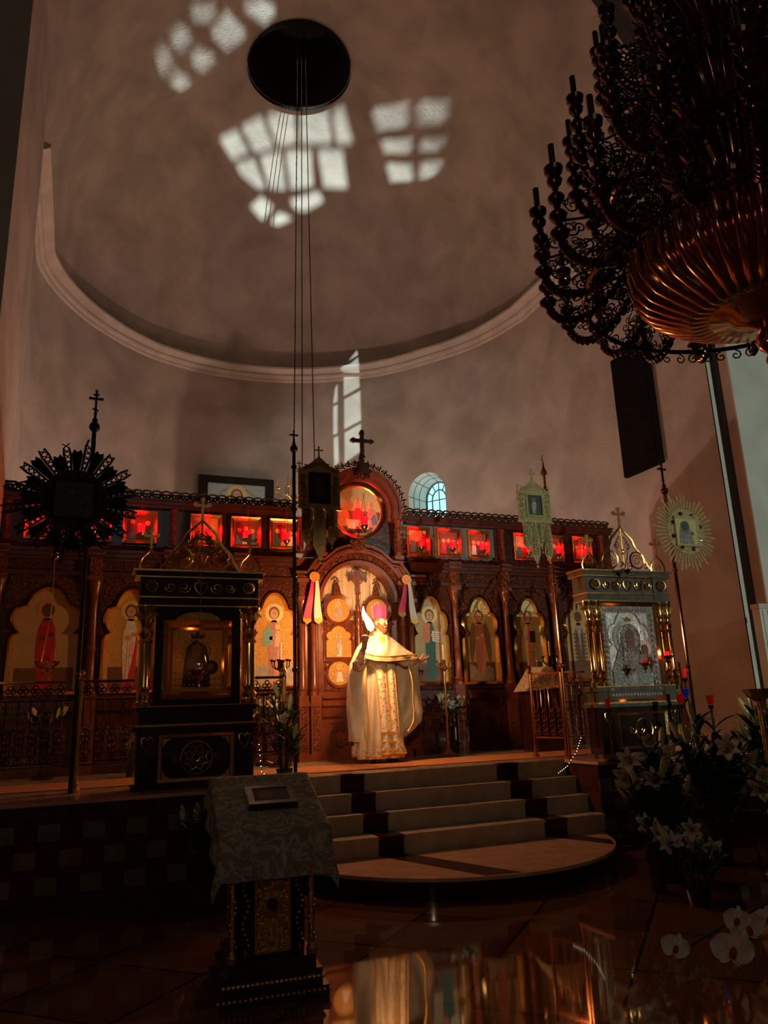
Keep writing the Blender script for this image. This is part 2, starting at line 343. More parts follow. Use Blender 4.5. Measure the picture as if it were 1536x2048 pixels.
# ------------------------------------------------------------------ the room
AY = 12.6; AZ = 10.0; DH = 4.75; OCX = -.10; ORAD = 1.08; FY = 8.1
POL = sorted([(165, 5.04), (158, 5.09), (149, 5.13), (135, 5.21), (118, 5.33), (101, 5.31), (84, 5.22), (76, 5.18), (64, 5.10), (52, 5.07), (37, 4.97), (21, 5.07), (6, 5.13), (-7.7, 5.24)])
def rad(th):
    if th > 165: return 4.87/abs(cos(radians(th)))
    if th < 6: return 5.15/abs(cos(radians(th)))
    for (a, ra), (b, rb) in zip(POL, POL[1:]):
        if a <= th <= b: return ra+(rb-ra)*(th-a)/(b-a)
def wp(th, z, off=0):
    r = rad(th)+off; return (r*cos(radians(th)), AY+r*sin(radians(th)), z)
def plan(off=0, y0=FY, step=.15, cut=None):
    L = [(-4.87-off, y0+i*(AY-y0)/30) for i in range(30)]
    L += [wp(180-2*i, 0, off)[:2] for i in range(91)]
    L += [(5.15+off, AY-(i+1)*(AY-y0)/30) for i in range(30)]
    return L
PZ = .864
WT, WHW, WZ0, WZS = 39.0, 5.7, 5.0, 6.48     # window: centre angle, half width in degrees, sill, spring line
w = MB()
pl = plan(); i0 = 30+(180-52)//2; i1 = 30+(180-26)//2   # columns th=52 .. 26 replaced by the window patch
zs = [PZ-.02, 3, 6, 8, 10.0]
w.grid([[(x, y, z) for x, y in pl[:i0+1]] for z in zs], 'plaster'); w.grid([[(x, y, z) for x, y in pl[i1:]] for z in zs], 'plaster')
WR = .52
def arch_pt(a):     # a in 0..1 around the opening, start right bottom going up and over
    if a < .25: return (WHW, WZ0+(WZS-WZ0)*a/.25)
    if a < .75:
        t = (a-.25)/.5*pi; return (WHW*cos(t), WZS+WR*sin(t))
    return (-WHW, WZS-(WZS-WZ0)*(a-.75)/.25)
inner = [arch_pt(i/48) for i in range(49)]+[(-WHW+2*WHW*i/8, WZ0) for i in range(1, 8)]
cz_ = 6.0; outer = []
for (u, z) in inner:
    dx, dz = u, (z-cz_); k = min(13/abs(dx) if abs(dx) > 1e-6 else 1e9, ((10.0-cz_)/dz if dz > 0 else (PZ-.02-cz_)/dz) if abs(dz) > 1e-6 else 1e9)
    outer.append((dx*k, cz_+dz*k))
# add the corners of the patch
rows = []
for j in range(9):
    t = j/8; t = t**1.3
    rows.append([wp(WT-(a[0]+(b[0]-a[0])*t), a[1]+(b[1]-a[1])*t) for a, b in zip(inner, outer)])
w.grid(rows, 'plaster', closed=True)
for cx_, cz2 in ((13, 10.0), (-13, 10.0), (13, PZ-.02), (-13, PZ-.02)):
    k = [i for i, o in enumerate(outer)]
    for i in range(len(outer)):
        a, b = outer[i], outer[(i+1) % len(outer)]
        if (abs(abs(a[0])-13) < 1e-6) != (abs(abs(b[0])-13) < 1e-6) and a[0]*cx_ > 0 and (a[1]-6)*(cz2-6) > 0:
            w.add([wp(WT-a[0], a[1]), wp(WT-cx_, cz2), wp(WT-b[0], b[1])], [(0, 1, 2)], 'plaster')
struct(w, 'wall_apse', angle=60)
# window with deep splayed reveal and leaded panes
w = MB()
def wrev(u, z, d):
    p = Vector(wp(WT-u*(1-.30*d/.8), WZS+(z-WZS)*(1-.12*d/.8) if z > WZS else z, 0)); n = Vector((cos(radians(WT)), sin(radians(WT)), 0)); return p+n*d
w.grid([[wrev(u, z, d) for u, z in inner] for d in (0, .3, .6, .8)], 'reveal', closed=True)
win = struct(w, 'window_1', angle=60)
fr = MB(); gl = MB()
back = [wrev(u, z, .74) for u, z in inner]
def wloc(u, z, d=.72): return wrev(u, z, d)
def wo(f): # scaled arch line, f = fraction of size
    return [wrev(u*f, WZS+(z-WZS)*f if z > WZS else z, .72) for u, z in inner[:49]]
fr.tube(wo(.99), .030, 'window_frame', 5); fr.tube(wo(.55), .018, 'window_frame', 5)
for t in (30, 60, 90, 120, 150):
    a = radians(t); f0, f1 = .55, .99
    fr.tube([wrev(WHW*cos(a)*f, WZS+WR*sin(a)*f, .72) for f in (f0, f1)], .014, 'window_frame', 5)
for z in (5.4, 5.95, 6.48): fr.tube([wrev(-WHW*.99, z, .72), wrev(WHW*.99, z, .72)], .014, 'window_frame', 5)
for u in (-.55, 0, .55): fr.tube([wrev(WHW*u, WZ0, .72), wrev(WHW*u, WZS+(WR*.55 if u == 0 else 0), .72)], .014, 'window_frame', 5)
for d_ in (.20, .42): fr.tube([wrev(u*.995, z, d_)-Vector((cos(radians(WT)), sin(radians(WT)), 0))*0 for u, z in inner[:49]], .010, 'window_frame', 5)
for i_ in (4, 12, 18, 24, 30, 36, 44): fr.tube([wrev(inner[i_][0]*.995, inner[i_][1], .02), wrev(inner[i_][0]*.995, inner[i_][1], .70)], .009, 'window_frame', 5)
gl.add([wrev(u*1.0, z, .76) for u, z in inner], [tuple(range(len(inner)))], 'night_sky')
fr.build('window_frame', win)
gl.build('window_glass', win, smooth=False)
# the thin tubes laid on the reveal imitate shadow lines cast by the leading
# cornice ring
prof = [(.02, 9.82), (-.06, 9.84), (-.07, 9.90), (-.13, 9.92), (-.15, 9.97), (-.13, 10.0), (-.24, 10.02), (-.31, 10.07), (-.31, 10.12), (-.24, 10.15), (.0, 10.17)]
c = MB(); cp = {o: plan(o, 10.9) for o in [p[0] for p in prof]}
c.grid([[(x, y, z) for x, y in cp[o]] for o, z in prof], 'stucco_trim'); c.add([(cp[o][0][0], cp[o][0][1], z) for o, z in prof], [tuple(range(len(prof)))], 'stucco_trim'); struct(c, 'trim_1', angle=40)
# dome with barrel bay in front and round opening at the crown
d = MB(); pl = plan(0, FY)
cells = []; NR = 60
def dome_pt(x, y, t):
    ph = t*pi/2
    if y > AY: return Vector((OCX*(1-cos(ph))+x*cos(ph), AY+(y-AY)*cos(ph), AZ+.05+DH*sin(ph)))
    return Vector((OCX*(1-cos(ph))+x*cos(ph), y, AZ+.05+DH*sin(ph)))
rows = [[dome_pt(x, y, (i/NR)) for x, y in pl] for i in range(NR+1)]
n = len(pl); vs = [p for r in rows for p in r]; fs = []
ins = [hypot(p.x-OCX, p.y-AY) < ORAD-1e-6 for p in vs]
for i in range(NR):
    for k in range(n-1):
        q = (i*n+k, i*n+k+1, (i+1)*n+k+1, (i+1)*n+k)
        if all(ins[a] for a in q): continue
        fs.append(q)
used = set(a for q in fs for a in q)
for a in used:
    if ins[a]:
        p = vs[a]; r = hypot(p.x-OCX, p.y-AY) or 1
        k = ORAD/r; vs[a] = Vector((OCX+(p.x-OCX)*k, AY+(p.y-AY)*k, AZ+.05+DH*sqrt(max(0, 1-(ORAD/5.1)**2)) if p.y > AY else AZ+.05+DH*sqrt(max(0, 1-(((p.x-OCX)*k)/5.05)**2))))
d.add(vs, fs, 'plaster'); struct(d, 'ceiling_dome', angle=60)
d = MB()
for r0, z0, r1, z1, mt in ((ORAD+.01, 14.50, ORAD+.01, 16.6, 'near_black'),):
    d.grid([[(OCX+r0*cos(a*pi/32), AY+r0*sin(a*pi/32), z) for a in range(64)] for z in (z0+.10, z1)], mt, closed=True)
d.add([(OCX+1.2*cos(a*pi/32), AY+1.2*sin(a*pi/32), 16.6) for a in range(64)], [tuple(range(64))], 'near_black')
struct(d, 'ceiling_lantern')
# left jamb of the chancel arch
w = MB(); w.box(-5.4, -4.66, FY, 10.9, 0, 14, 'plaster'); struct(w, 'wall_left_jamb')
# chancel wall facing the nave (arched opening)
def arch_open(n=40): return [(-4.66, 0)]+[(-4.66*cos(pi*i/n) if i < n/2 else -5.15*cos(pi*i/n), AZ+DH*sin(pi*i/n)) for i in range(n+1)]+[(5.15, 0)]
w = MB(); op = arch_open()
tp = [(-12, 0)]+[(-12+(24*i/40), 18) for i in range(41)]+[(12, 0)]
n = len(op); vs = [(x, FY-.02, z) for x, z in op]+[(x, FY-.02, z) for x, z in tp]
w.add(vs, [(i, i+1, n+i+1, n+i) for i in range(n-1)], 'plaster_pale'); struct(w, 'wall_front')
w = MB(); w.box(5.23, 5.30, 7.75, FY-.02, 0, 12, 'plaster'); w.box(5.21, 12, 7.72, 7.75, 0, 12, 'plaster_pale'); w.box(5.222, 5.23, 7.93, 8.07, 0, 12, 'near_black')  # thin dark strip painted as the shade of a groove
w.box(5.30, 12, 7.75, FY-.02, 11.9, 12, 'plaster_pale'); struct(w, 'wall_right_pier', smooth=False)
w = MB(); w.box(-12.2, -12, -9, 8, 0, 18, 'plaster'); struct(w, 'wall_left'); w = MB(); w.box(12, 12.2, -9, 8, 0, 18, 'plaster'); struct(w, 'wall_right')
w = MB(); w.box(-12, 12, -9, FY, 18, 18.2, 'plaster'); struct(w, 'ceiling')
# west wall with its four windows; every pane opening goes right through the wall
cu = bpy.data.curves.new('wall_back', 'CURVE'); cu.dimensions = '2D'; cu.fill_mode = 'BOTH'; cu.extrude = .02
def spl(pts):
    s_ = cu.splines.new('POLY'); s_.points.add(len(pts)-1); s_.use_cyclic_u = True
    for q, (x, z) in zip(s_.points, pts): q.co = (x, z, 0, 1)
spl([(-12, 0), (12, 0), (12, 18), (-12, 18)])
for _, L in PANES:
    for q in L: spl(q)
cu.materials.append(MATS['plaster'])
wb = bpy.data.objects.new('wall_back', cu); COL.objects.link(wb); wb.rotation_euler = (pi/2, 0, 0); wb.location = (0, -9, 0); wb['kind'] = 'structure'
# floor, platform, steps
w = MB(); w.box(-12, 12, -9, 18.5, -.1, 0, 'floor_marble'); struct(w, 'floor')
w = MB(); w.box(-5.3, 5.4, 7.79, 18, 0, PZ, 'stone_cream')
for sx_ in (-1, 1):
    a, b = (1.62, 5.3) if sx_ > 0 else (-4.9, -1.62)
    w.box(a, b, 7.10, 7.79, .0, PZ-.03, 'stone_dark'); w.box(a-.02, b+.02, 7.06, 7.79, PZ-.03, PZ, 'stone_pink')
    # bands of chequered tiles on the face of the wing
    for r in range(3):
        for k in range(int((b-a)/.17)):
            if (k+r) % 2 == 0: w.box(a+k*.17, a+k*.17+.165, 7.09, 7.10, .16+r*.2, .29+r*.2, 'tile_dim')
struct(w, 'floor_platform')
TR, RI = .2285, .1728
XS = [-1.62, -1.108, -.851, .715, .986, 1.62]
NOSE = (7.68, 7.50, 7.31, 7.05); RISE = (7.70, 7.52, 7.33, 7.07)
for k in range(4):
    z = PZ-k*RI; s_ = MB(); sh = .052*k; yb = (7.795, 7.80, 7.58, 7.34)[k]
    for j in range(5):
        a = XS[j]+(sh if j else 0); b = XS[j+1]+(sh if j < 4 else 0); dk = j in (1, 3)
        s_.box(a, b, NOSE[k], yb+.01, z-.030, z, 'stone_dark' if dk else 'stone_cream')
        s_.box(a+.001, b-.001, RISE[k], RISE[k]+.08, z-RI-.005, z-.030, 'stone_dark' if dk else 'stone_cream')
    st = struct(s_, 'floor_step')
s_ = MB(); cxs, cys, RR = -.1, 7.47, 1.70
arc = [(cxs+RR*1.0*cos(a), cys+RR*sin(a)) for a in [pi+pi*i/48 for i in range(49)]]
def slab(z0, z1, mt, grow, x0=-9, x1=9, y1=7.11):
    P2 = [(min(max(cxs+(x-cxs)*(1+grow), x0), x1), cys+(y-cys)*(1+grow)) for x, y in arc]
    n = len(P2); vs = [(x, y, z) for z in (z0, z1) for x, y in P2]
    s_.add(vs, [tuple(range(n)), tuple(range(2*n-1, n-1, -1))]+[(i, i+1, n+i+1, n+i) for i in range(n-1)]+[(n-1, 0, n, 2*n-1)], mt)
slab(0, .145, 'black_marble', -.012); slab(.145, .1728, 'stone_pink', 0)
struct(s_, 'floor_round_step')
# dark inlaid bands on the round step
s_ = MB()
for x0, x1, x2, x3 in ((-.93, -.68, -.42, -.06),):
    s_.add([(-.95, 7.09, .1735), (-.68, 7.09, .1735), (-.18, 5.80, .1735), (-.50, 5.84, .1735)], [(0, 1, 2, 3)], 'stone_dark')
s_.add([(.93, 7.09, .1735), (1.20, 7.09, .1735), (1.34, 6.62, .1735), (1.20, 6.40, .1735)], [(0, 1, 2, 3)], 'stone_dark')
struct(s_, 'floor_inlay', smooth=False)
# runner carpet along the solea
t = MB(); yc0, yc1, zc = 7.86, 8.75, PZ+.008
for (a, b, mt) in ((7.86, 7.875, 'carpet_red'), (7.875, 7.93, 'carpet'), (7.93, 7.945, 'carpet_red'), (7.945, 8.14, 'carpet_pattern'), (8.14, 8.16, 'carpet_red'), (8.16, 8.52, 'carpet'), (8.52, 8.54, 'carpet_red'), (8.54, 8.70, 'carpet_pattern'), (8.70, 8.75, 'carpet')):
    a, b = a+.22, b+.22
    t.box(-4.5, 4.6, a, b, PZ, zc, mt)
tag(t.build('carpet', smooth=False), 'long orange and red patterned carpet runner lying across the top of the steps', 'carpet')
# unseen board added behind the screen only to shade the apse wall
t = thing('shade_board', 'tall pointed unseen board added behind the screen to shade the apse wall', 'shade board', (-.62, 15.2, PZ))
a = MB(); a.prism([(-1.02, PZ), (-.22, PZ), (-.22, 4.15), (-.30, 4.40), (-.62, 4.75), (-.94, 4.40), (-1.02, 4.15)], 15.15, 15.25, 'wood_dark'); a.build('shade_panel', t)
a = MB(); a.box(-.98, -.26, 14.75, 15.15, PZ+.40, PZ+.48, 'wood_dark'); a.build('board_ledge', t)
for x_ in (-.96, -.32): a = MB(); a.box(x_, x_+.06, 14.77, 14.83, PZ, PZ+.40, 'wood_dark'); a.build('board_foot', t)
# tall pictures on the walls
t = thing('wall_painting', 'tall dark framed painting high on the orange lit right wall', 'painting', (5.12, 9.68, 6.4))
a = MB(); a.box(5.06, 5.15, 9.22, 10.14, 5.28, 7.52, 'canvas_shaded'); a.build('frame', t)
a = MB(); a.box(5.045, 5.06, 9.30, 10.06, 5.37, 7.43, 'canvas_shaded'); pnt = a.build('canvas', t)
t = thing('framed_mosaic', 'wide dark framed picture of a haloed face on the apse wall above the carved crest', 'picture', (-.35, 17.66, 5.7))
a = MB(); a.ring(rect(-1.28, .55, 5.35, 7.08), rect(-1.06, .34, 5.60, 6.90), 17.52, 17.66, 'black_wood'); a.build('frame', t)
a = MB(); a.box(-1.08, .36, 17.57, 17.60, 5.58, 6.92, 'paint_sky')
a.prism(circ(-.36, 6.26, .60, 28, 0, pi, sz=.98), 17.565, 17.57, 'paint_cloud'); a.prism(circ(-.36, 6.26, .53, 28, 0, pi), 17.560, 17.565, 'paint_sky')
a.prism(circ(-.36, 6.64, .245, 28), 17.555, 17.56, 'halo'); a.prism(circ(-.36, 6.60, .15, 24, sz=1.25), 17.55, 17.555, 'paint_brown'); a.prism(circ(-.36, 6.62, .10, 24, sz=1.3), 17.545, 17.55, 'paint_skin')
a.prism([(-.43, 6.56), (-.29, 6.56), (-.30, 6.44), (-.36, 6.38), (-.42, 6.44)], 17.54, 17.545, 'paint_brown')
for sx_ in (-1, 1): a.prism(circ(-.36+.045*sx_, 6.65, .016, 8, sz=.6), 17.54, 17.545, 'paint_line')
a.prism([(-.75, 5.6), (.05, 5.6), (-.10, 6.30), (-.28, 6.42), (-.44, 6.42), (-.62, 6.30)], 17.555, 17.56, 'paint_blue')
a.build('painting', t)

# ------------------------------------------------------------------ icon screen
D = 10.106
ico = thing('icon_screen', 'carved dark red wooden icon screen with arched centre doors across the altar', 'icon screen', (0, D, PZ))
PAN = [(-4.47, -3.63), (-3.42, -2.74), (-2.50, -1.86), (-1.56, -.89), (.80, 1.42), (1.61, 2.26), (2.50, 3.10), (3.42, 4.06)]
SML = [(-4.40, -3.96), (-3.83, -3.38), (-3.24, -2.81), (-2.38, -1.96), (-1.84, -1.42), (-1.30, -.88), (.79, 1.17), (1.30, 1.70), (1.83, 2.20), (2.64, 3.05), (3.24, 3.58), (3.76, 4.14)]
COLX = [-4.62, -3.53, -2.62, -1.71, 1.51, 2.38, 3.26, 4.28]
b = MB()
for x0, x1 in ((-5.0, -.93), (.80, 4.55)):
    b.box(x0, x1, D, D+.12, PZ, 4.28, 'wood_dark')
b.box(-.93, -.60, D-.02, D+.14, PZ, 3.6, 'wood'); b.box(.56, .80, D-.02, D+.14, PZ, 3.6, 'wood')
b.build('back_board', ico)
# base dado with raised panels
b = MB()
for x0, x1 in ((-5.0, -.93), (.80, 4.55)):
    b.box(x0, x1, D-.10, D, PZ, PZ+.10, 'wood_shaded'); b.box(x0, x1, D-.06, D, PZ+.10, 1.60, 'wood_shaded'); b.box(x0, x1, D-.13, D, 1.60, 1.65, 'wood_shaded'); b.box(x0, x1, D-.10, D, 1.65, 1.72, 'wood_shaded')
for x0, x1 in PAN:
    z0, z1 = PZ+.16, 1.52
    b.ring(rect(x0, x1, z0, z1), rect(x0+.05, x1-.05, z0+.05, z1-.05), D-.085, D-.05, 'wood_shaded', yi=D-.065); b.box(x0+.10, x1-.10, D-.075, D-.05, z0+.10, z1-.10, 'carved_shaded')
b.build('dado', ico)
# frames round every lower icon
for x0, x1 in PAN:
    f = MB(); o = rect(x0-.045, x1+.045, 1.74, 3.24); tr = trefoil((x0+x1)/2, 1.79, x1-x0, 3.13-1.79)
    # carved spandrel between the rectangle and the lobed opening
    cx = (x0+x1)/2; cz = 2.45; ot = []
    for x, z in tr:
        dx, dz = x-cx, z-cz; k = min((x1-cx+.045)/abs(dx) if abs(dx) > 1e-5 else 9, (.79/dz if dz > 0 else -.71/dz) if abs(dz) > 1e-5 else 9); ot.append((cx+dx*k, cz+dz*k))
    f.ring(ot, inset(tr, -.012), D-.05, D, 'carved_shaded'); f.build('spandrel', ico)
# columns
for x in COLX:
    f = MB(); c = (x, D-.09, 0)
    f.box(x-.085, x+.085, D-.14, D, PZ, 1.80, 'wood'); f.box(x-.06, x+.06, D-.155, D-.13, PZ+.18, 1.50, 'wood_carved')
    f.lathe([(.075, 1.80), (.075, 1.84), (.055, 1.86), (.068, 1.89), (.050, 1.92), (.046, 2.30), (.056, 2.32), (.046, 2.35), (.042, 2.90), (.055, 2.93), (.044, 2.96), (.070, 3.12), (.082, 3.15), (.082, 3.18)], c, 'wood', 12)
    f.box(x-.09, x+.09, D-.17, D, 3.18, 3.24, 'wood'); f.box(x-.075, x+.075, D-.15, D, 3.24, 3.55, 'wood_carved'); f.box(x-.10, x+.10, D-.19, D, 3.50, 3.60, 'wood')
    f.build('column', ico)
# entablature
for x0, x1, grey in ((-5.0, -.93, 0), (.80, 4.55, 1)):
    f = MB()
    f.box(x0, x1, D-.10, D, 3.24, 3.30, 'wood_shaded'); f.box(x0, x1, D-.06, D, 3.30, 3.44, 'carved_shaded'); f.box(x0, x1, D-.12, D, 3.44, 3.48, 'wood_shaded'); f.box(x0, x1, D-.16, D, 3.48, 3.53, 'wood_grey' if grey and False else 'wood_shaded'); f.box(x0, x1, D-.20, D, 3.53, 3.57, 'wood_shaded')
    f.build('entablature', ico)
    f = MB(); f.box(x0, x1, D-.05, D, 3.57, 3.66, 'carved_shaded')
    for i in range(int((x1-x0)/.09)):
        x = x0+.045+i*.09; f.tube(xz(spiral(x, 3.635, .042, .9, 0, 1 if i % 2 else -1, 8), D-.07), .009, 'carved_shaded', 4)
    f.build('carved_frieze', ico)
    f = MB(); f.box(x0, x1, D-.07, D+.05, 4.19, 4.23, 'wood_shaded'); f.box(x0, x1, D-.11, D+.05, 4.23, 4.28, 'wood_shaded'); f.box(x0, x1, D-.14, D+.05, 4.28, 4.30, 'wood_shaded')
    f.build('cornice', ico)
    # crest: paired carved scrolls with pierced gaps
    f = MB(); i = 0; x = x0+.06
    f.box(x0, x1, D-.06, D-.03, 4.30, 4.315, 'wood_shaded')
    while x < x1-.04:
        f.tube(xz(spiral(x-.025, 4.365, .034, .85, -1.2, -1, 8), D-.045), .015, 'wood_shaded', 4)
        f.tube(xz(spiral(x+.025, 4.365, .034, .85, pi+1.2, 1, 8), D-.045), .015, 'wood_shaded', 4)
        f.prism([(x-.012, 4.31), (x+.012, 4.31), (x+.02, 4.36), (x, 4.40), (x-.02, 4.36)], D-.055, D-.035, 'wood_shaded')
        f.prism(circ(x+.062, 4.395, .024, 8), D-.055, D-.035, 'wood_shaded'); f.tube(xz([(x-.062, 4.405), (x-.02, 4.425), (x+.02, 4.425), (x+.062, 4.405)], D-.045), .013, 'wood_shaded', 4)
        x += .124
    f.build('crest', ico)
# upper tier pilasters and the grey boards
for x in (-4.6, -3.60, -2.60, -.86, 2.42, 4.32):
    f = MB(); f.box(x-.05, x+.05, D-.05, D, 3.66, 4.19, 'wood_shaded'); f.lathe([(.03, 3.68), (.045, 3.72), (.03, 3.76), (.034, 3.95), (.028, 4.08), (.05, 4.17)], (x, D-.07, 0), 'wood_carved', 8); f.build('upper_pilaster', ico)
f = MB(); f.box(.72, 2.30, D-.012, D, 3.67, 4.18, 'wood_grey'); f.build('upper_board', ico, label='greyish board behind the small icons')
# central arch
def arcring(mb, cx, cz, r0, r1, a0, a1, y0, y1, mt, n=36, sz=1, bev=0):
    o = circ(cx, cz, r1, n, a0, a1, sz); i = circ(cx, cz, r0, n, a0, a1, sz); poly = o+i[::-1]
    N = len(o); vs = [(x, y0, z) for x, z in o]+[(x, y0+bev, z) for x, z in i]+[(x, y1, z) for x, z in o]+[(x, y1, z) for x, z in i]; fs = []
    for k in range(N-1): fs += [(k, N+k, N+k+1, k+1), (k, k+1, 2*N+k+1, 2*N+k), (N+k, 3*N+k, 3*N+k+1, N+k+1)]
    fs += [(0, 2*N, 3*N, N), (N-1, 2*N-1, 4*N-1, 3*N-1)]
    mb.add(vs, fs, mt)
CX = -.03; AZc = 2.97
p = MB()
arcring(p, CX, AZc, .545, .60, 0, pi, D-.16, D+.1, 'wood'); arcring(p, CX, AZc, .60, .71, 0, pi, D-.11, D+.1, 'wood_carved'); arcring(p, CX, AZc, .71, .745, 0, pi, D-.17, D+.1, 'wood')
for s_ in range(22):
    a = pi*(s_+.5)/22; x, z = CX+.655*cos(a), AZc+.655*sin(a); p.tube(xz(spiral(x, z, .04, 1, a, 1 if s_ % 2 else -1, 8), D-.125), .008, 'wood_carved', 4)
p.build('door_arch', ico)
p = MB()
out = [(-.95, 3.27), (-.60, 3.27)]+[(CX+.745*cos(a), AZc+.745*sin(a)) for a in [pi-radians(25)-(pi-radians(50))*i/24 for i in range(25)]]+[(.98, 3.27), (.98, 3.36), (.74, 3.40), (.60, 3.56), (.48, 3.57), (.30, 3.73), (CX, 3.80), (-.36, 3.73), (-.54, 3.57), (-.66, 3.56), (-.80, 3.40), (-.95, 3.36)]
p.prism(out, D-.13, D+.06, 'wood')
def band(pts, w, y0, y1, mt):
    for a, b in zip(pts, pts[1:]):
        dx, dz = b[0]-a[0], b[1]-a[1]; L = hypot(dx, dz); nx, nz = -dz/L*w/2, dx/L*w/2
        p.prism([(a[0]+nx, a[1]+nz), (a[0]-nx, a[1]-nz), (b[0]-nx, b[1]-nz), (b[0]+nx, b[1]+nz)], y0, y1, mt)
top = [(-.97, 3.36), (-.80, 3.36), (-.66, 3.55), (-.54, 3.56), (-.36, 3.71), (-.2, 3.765), (CX, 3.785), (.16, 3.765), (.30, 3.71), (.48, 3.56), (.60, 3.55), (.74, 3.36), (1.0, 3.36)]
band(top, .035, D-.22, D, 'wood'); band([(x, z-.055) for x, z in top], .018, D-.19, D, 'wood'); band([(x, z-.10) for x, z in top[:2]], .03, D-.17, D, 'wood'); band([(x, z-.10) for x, z in top[-2:]], .03, D-.17, D, 'wood')
p.build('door_pediment', ico)
p = MB()
for i, (x, z, r) in enumerate([(-.10, 3.80, .05), (.0, 3.80, .05), (-.05, 3.86, .045), (-.15, 3.83, .03), (.05, 3.84, .03), (-.13, 3.75, .03), (.03, 3.75, .03), (-.05, 3.72, .035)]):
    p.tube(xz(spiral(x, z, r, 1.2, i, 1 if i % 2 else -1, 10), D-.24), .012, 'wood_carved', 5)
p.prism([(-.09, 3.70), (-.01, 3.70), (.03, 3.80), (-.05, 3.88), (-.13, 3.80)], D-.24, D-.16, 'wood_carved'); p.build('keystone_carving', ico)
# paired columns beside the doors
for x in (-.86, -.70, .63, .76):
    p = MB(); c = (x, D-.13, 0)
    p.box(x-.065, x+.065, D-.20, D, PZ, 1.70, 'wood'); p.box(x-.04, x+.04, D-.212, D-.19, 1.0, 1.55, 'wood_carved'); p.box(x-.075, x+.075, D-.215, D, 1.56, 1.62, 'wood'); p.box(x-.08, x+.08, D-.22, D, PZ, PZ+.09, 'wood')
    p.lathe([(.062, 1.70), (.062, 1.74), (.045, 1.76), (.055, 1.79), (.040, 1.82), (.038, 2.62), (.050, 2.64), (.038, 2.67), (.040, 2.80), (.062, 2.93), (.070, 2.97)], c, 'wood', 14, rib=14, ramp=.10)
    p.box(x-.075, x+.075, D-.21, D, 2.97, 3.03, 'wood'); p.box(x-.06, x+.06, D-.19, D, 3.03, 3.25, 'wood_carved'); p.box(x-.085, x+.085, D-.22, D, 3.22, 3.28, 'wood')
    p.build('column', ico)
# royal doors: two leaves and a middle post
for sgn, x0, x1 in ((-1, -.57, -.075), (1, .015, .51)):
    p = MB(); m = (x0+x1)/2; yy = D-.06
    p.box(x0, x1, yy, yy+.05, PZ, 2.72, 'wood')
    p.prism(circ(m, 2.86, .215, 32), yy-.01, yy+.05, 'wood'); p.prism([(m-.07, 3.02), (m+.07, 3.02), (m+.045, 3.12), (m+.03, 3.2), (m, 3.27), (m-.03, 3.2), (m-.045, 3.12)], yy-.01, yy+.04, 'wood_carved')
    p.tube(xz([(m-.05, 3.25), (m, 3.29), (m+.05, 3.25)], yy), .014, 'wood', 5)
    p.ring(circ(m, 2.86, .215, 32), circ(m, 2.86, .165, 32), yy-.035, yy, 'wood', yi=yy-.015)
    for a in (.4, 2.74, 3.6, 5.8): p.tube(xz(spiral(m+.20*cos(a)*1.1, 2.75+.16*sin(a), .045, 1.2, a, 1, 10), yy-.02), .012, 'wood_carved', 5)
    p.ring(rect(x0+.03, x1-.03, 2.20, 2.66), rect(x0+.09, x1-.09, 2.26, 2.60), yy-.02, yy, 'wood_carved')
    tr = trefoil(m, 2.21, .36, .43); p.ring(inset(tr, -.03), tr, yy-.045, yy, 'wood', yi=yy-.02)
    for s2 in (-1, 1): p.lathe([(.014, 2.2), (.018, 2.22), (.012, 2.25), (.012, 2.45), (.02, 2.48), (.008, 2.54)], (m+s2*.215, yy-.02, 0), 'wood', 8)
    p.box(x0+.02, x1-.02, yy-.03, yy, 2.16, 2.20, 'wood')
    p.ring(circ(m, 1.99, .20, 32), circ(m, 1.99, .16, 32), yy-.035, yy, 'wood', yi=yy-.015)
    p.ring(rect(x0+.03, x1-.03, 1.76, 2.16), rect(x0+.07, x1-.07, 1.80, 2.12), yy-.015, yy, 'wood_carved')
    for z0, z1 in ((1.66, 1.70), (1.56, 1.60), (1.42, 1.46)): p.box(x0, x1, yy-.045, yy, z0, z1, 'wood')
    p.ring(rect(x0+.04, x1-.04, PZ+.12, 1.38), rect(x0+.08, x1-.08, PZ+.16, 1.34), yy-.03, yy, 'wood'); p.ring(circ(m, 1.16, .15, 24), circ(m, 1.16, .12, 24), yy-.03, yy, 'wood_carved')
    for i in range(8): a = i*pi/4; p.tube(xz(spiral(m+.09*cos(a), 1.16+.09*sin(a), .035, 1, a, 1, 8), yy-.015), .007, 'wood_carved', 4)
    dr = p.build('door', ico)
    for z, r, lab, kind in ((2.86, .165, 'gold roundel with a seated figure', 0), (1.99, .16, 'gold roundel with a bust', 1)):
        q = MB(); q.prism(circ(m, z, r, 28), yy-.022, yy-.01, 'icon_gold'); y = yy-.022
        q.prism([(m-.09, z-.11), (m+.09, z-.11), (m+.07, z), (m+.02, z+.05), (m-.03, z+.05), (m-.06, z-.02)], y-.002, y, 'paint_rose'); q.prism([(m-.05, z-.11), (m+.06, z-.11), (m+.03, z+.02), (m-.02, z+.02)], y-.004, y, 'paint_white' if kind else 'paint_grey')
        q.prism(circ(m, z+.085, .042, 14), y-.004, y, 'halo'); q.prism(circ(m, z+.08, .026, 12, sz=1.2), y-.006, y, 'paint_skin'); q.build('roundel', dr, label=lab)
    q = MB(); q.prism(inset(trefoil(m, 2.21, .36, .43), .0), yy-.022, yy-.01, 'icon_gold'); saint(q, m, 2.215, .17, .33, yy-.022, 'paint_grey', 'paint_white', halo='halo'); q.build('door_icon', dr)
p = MB(); yy = D-.09
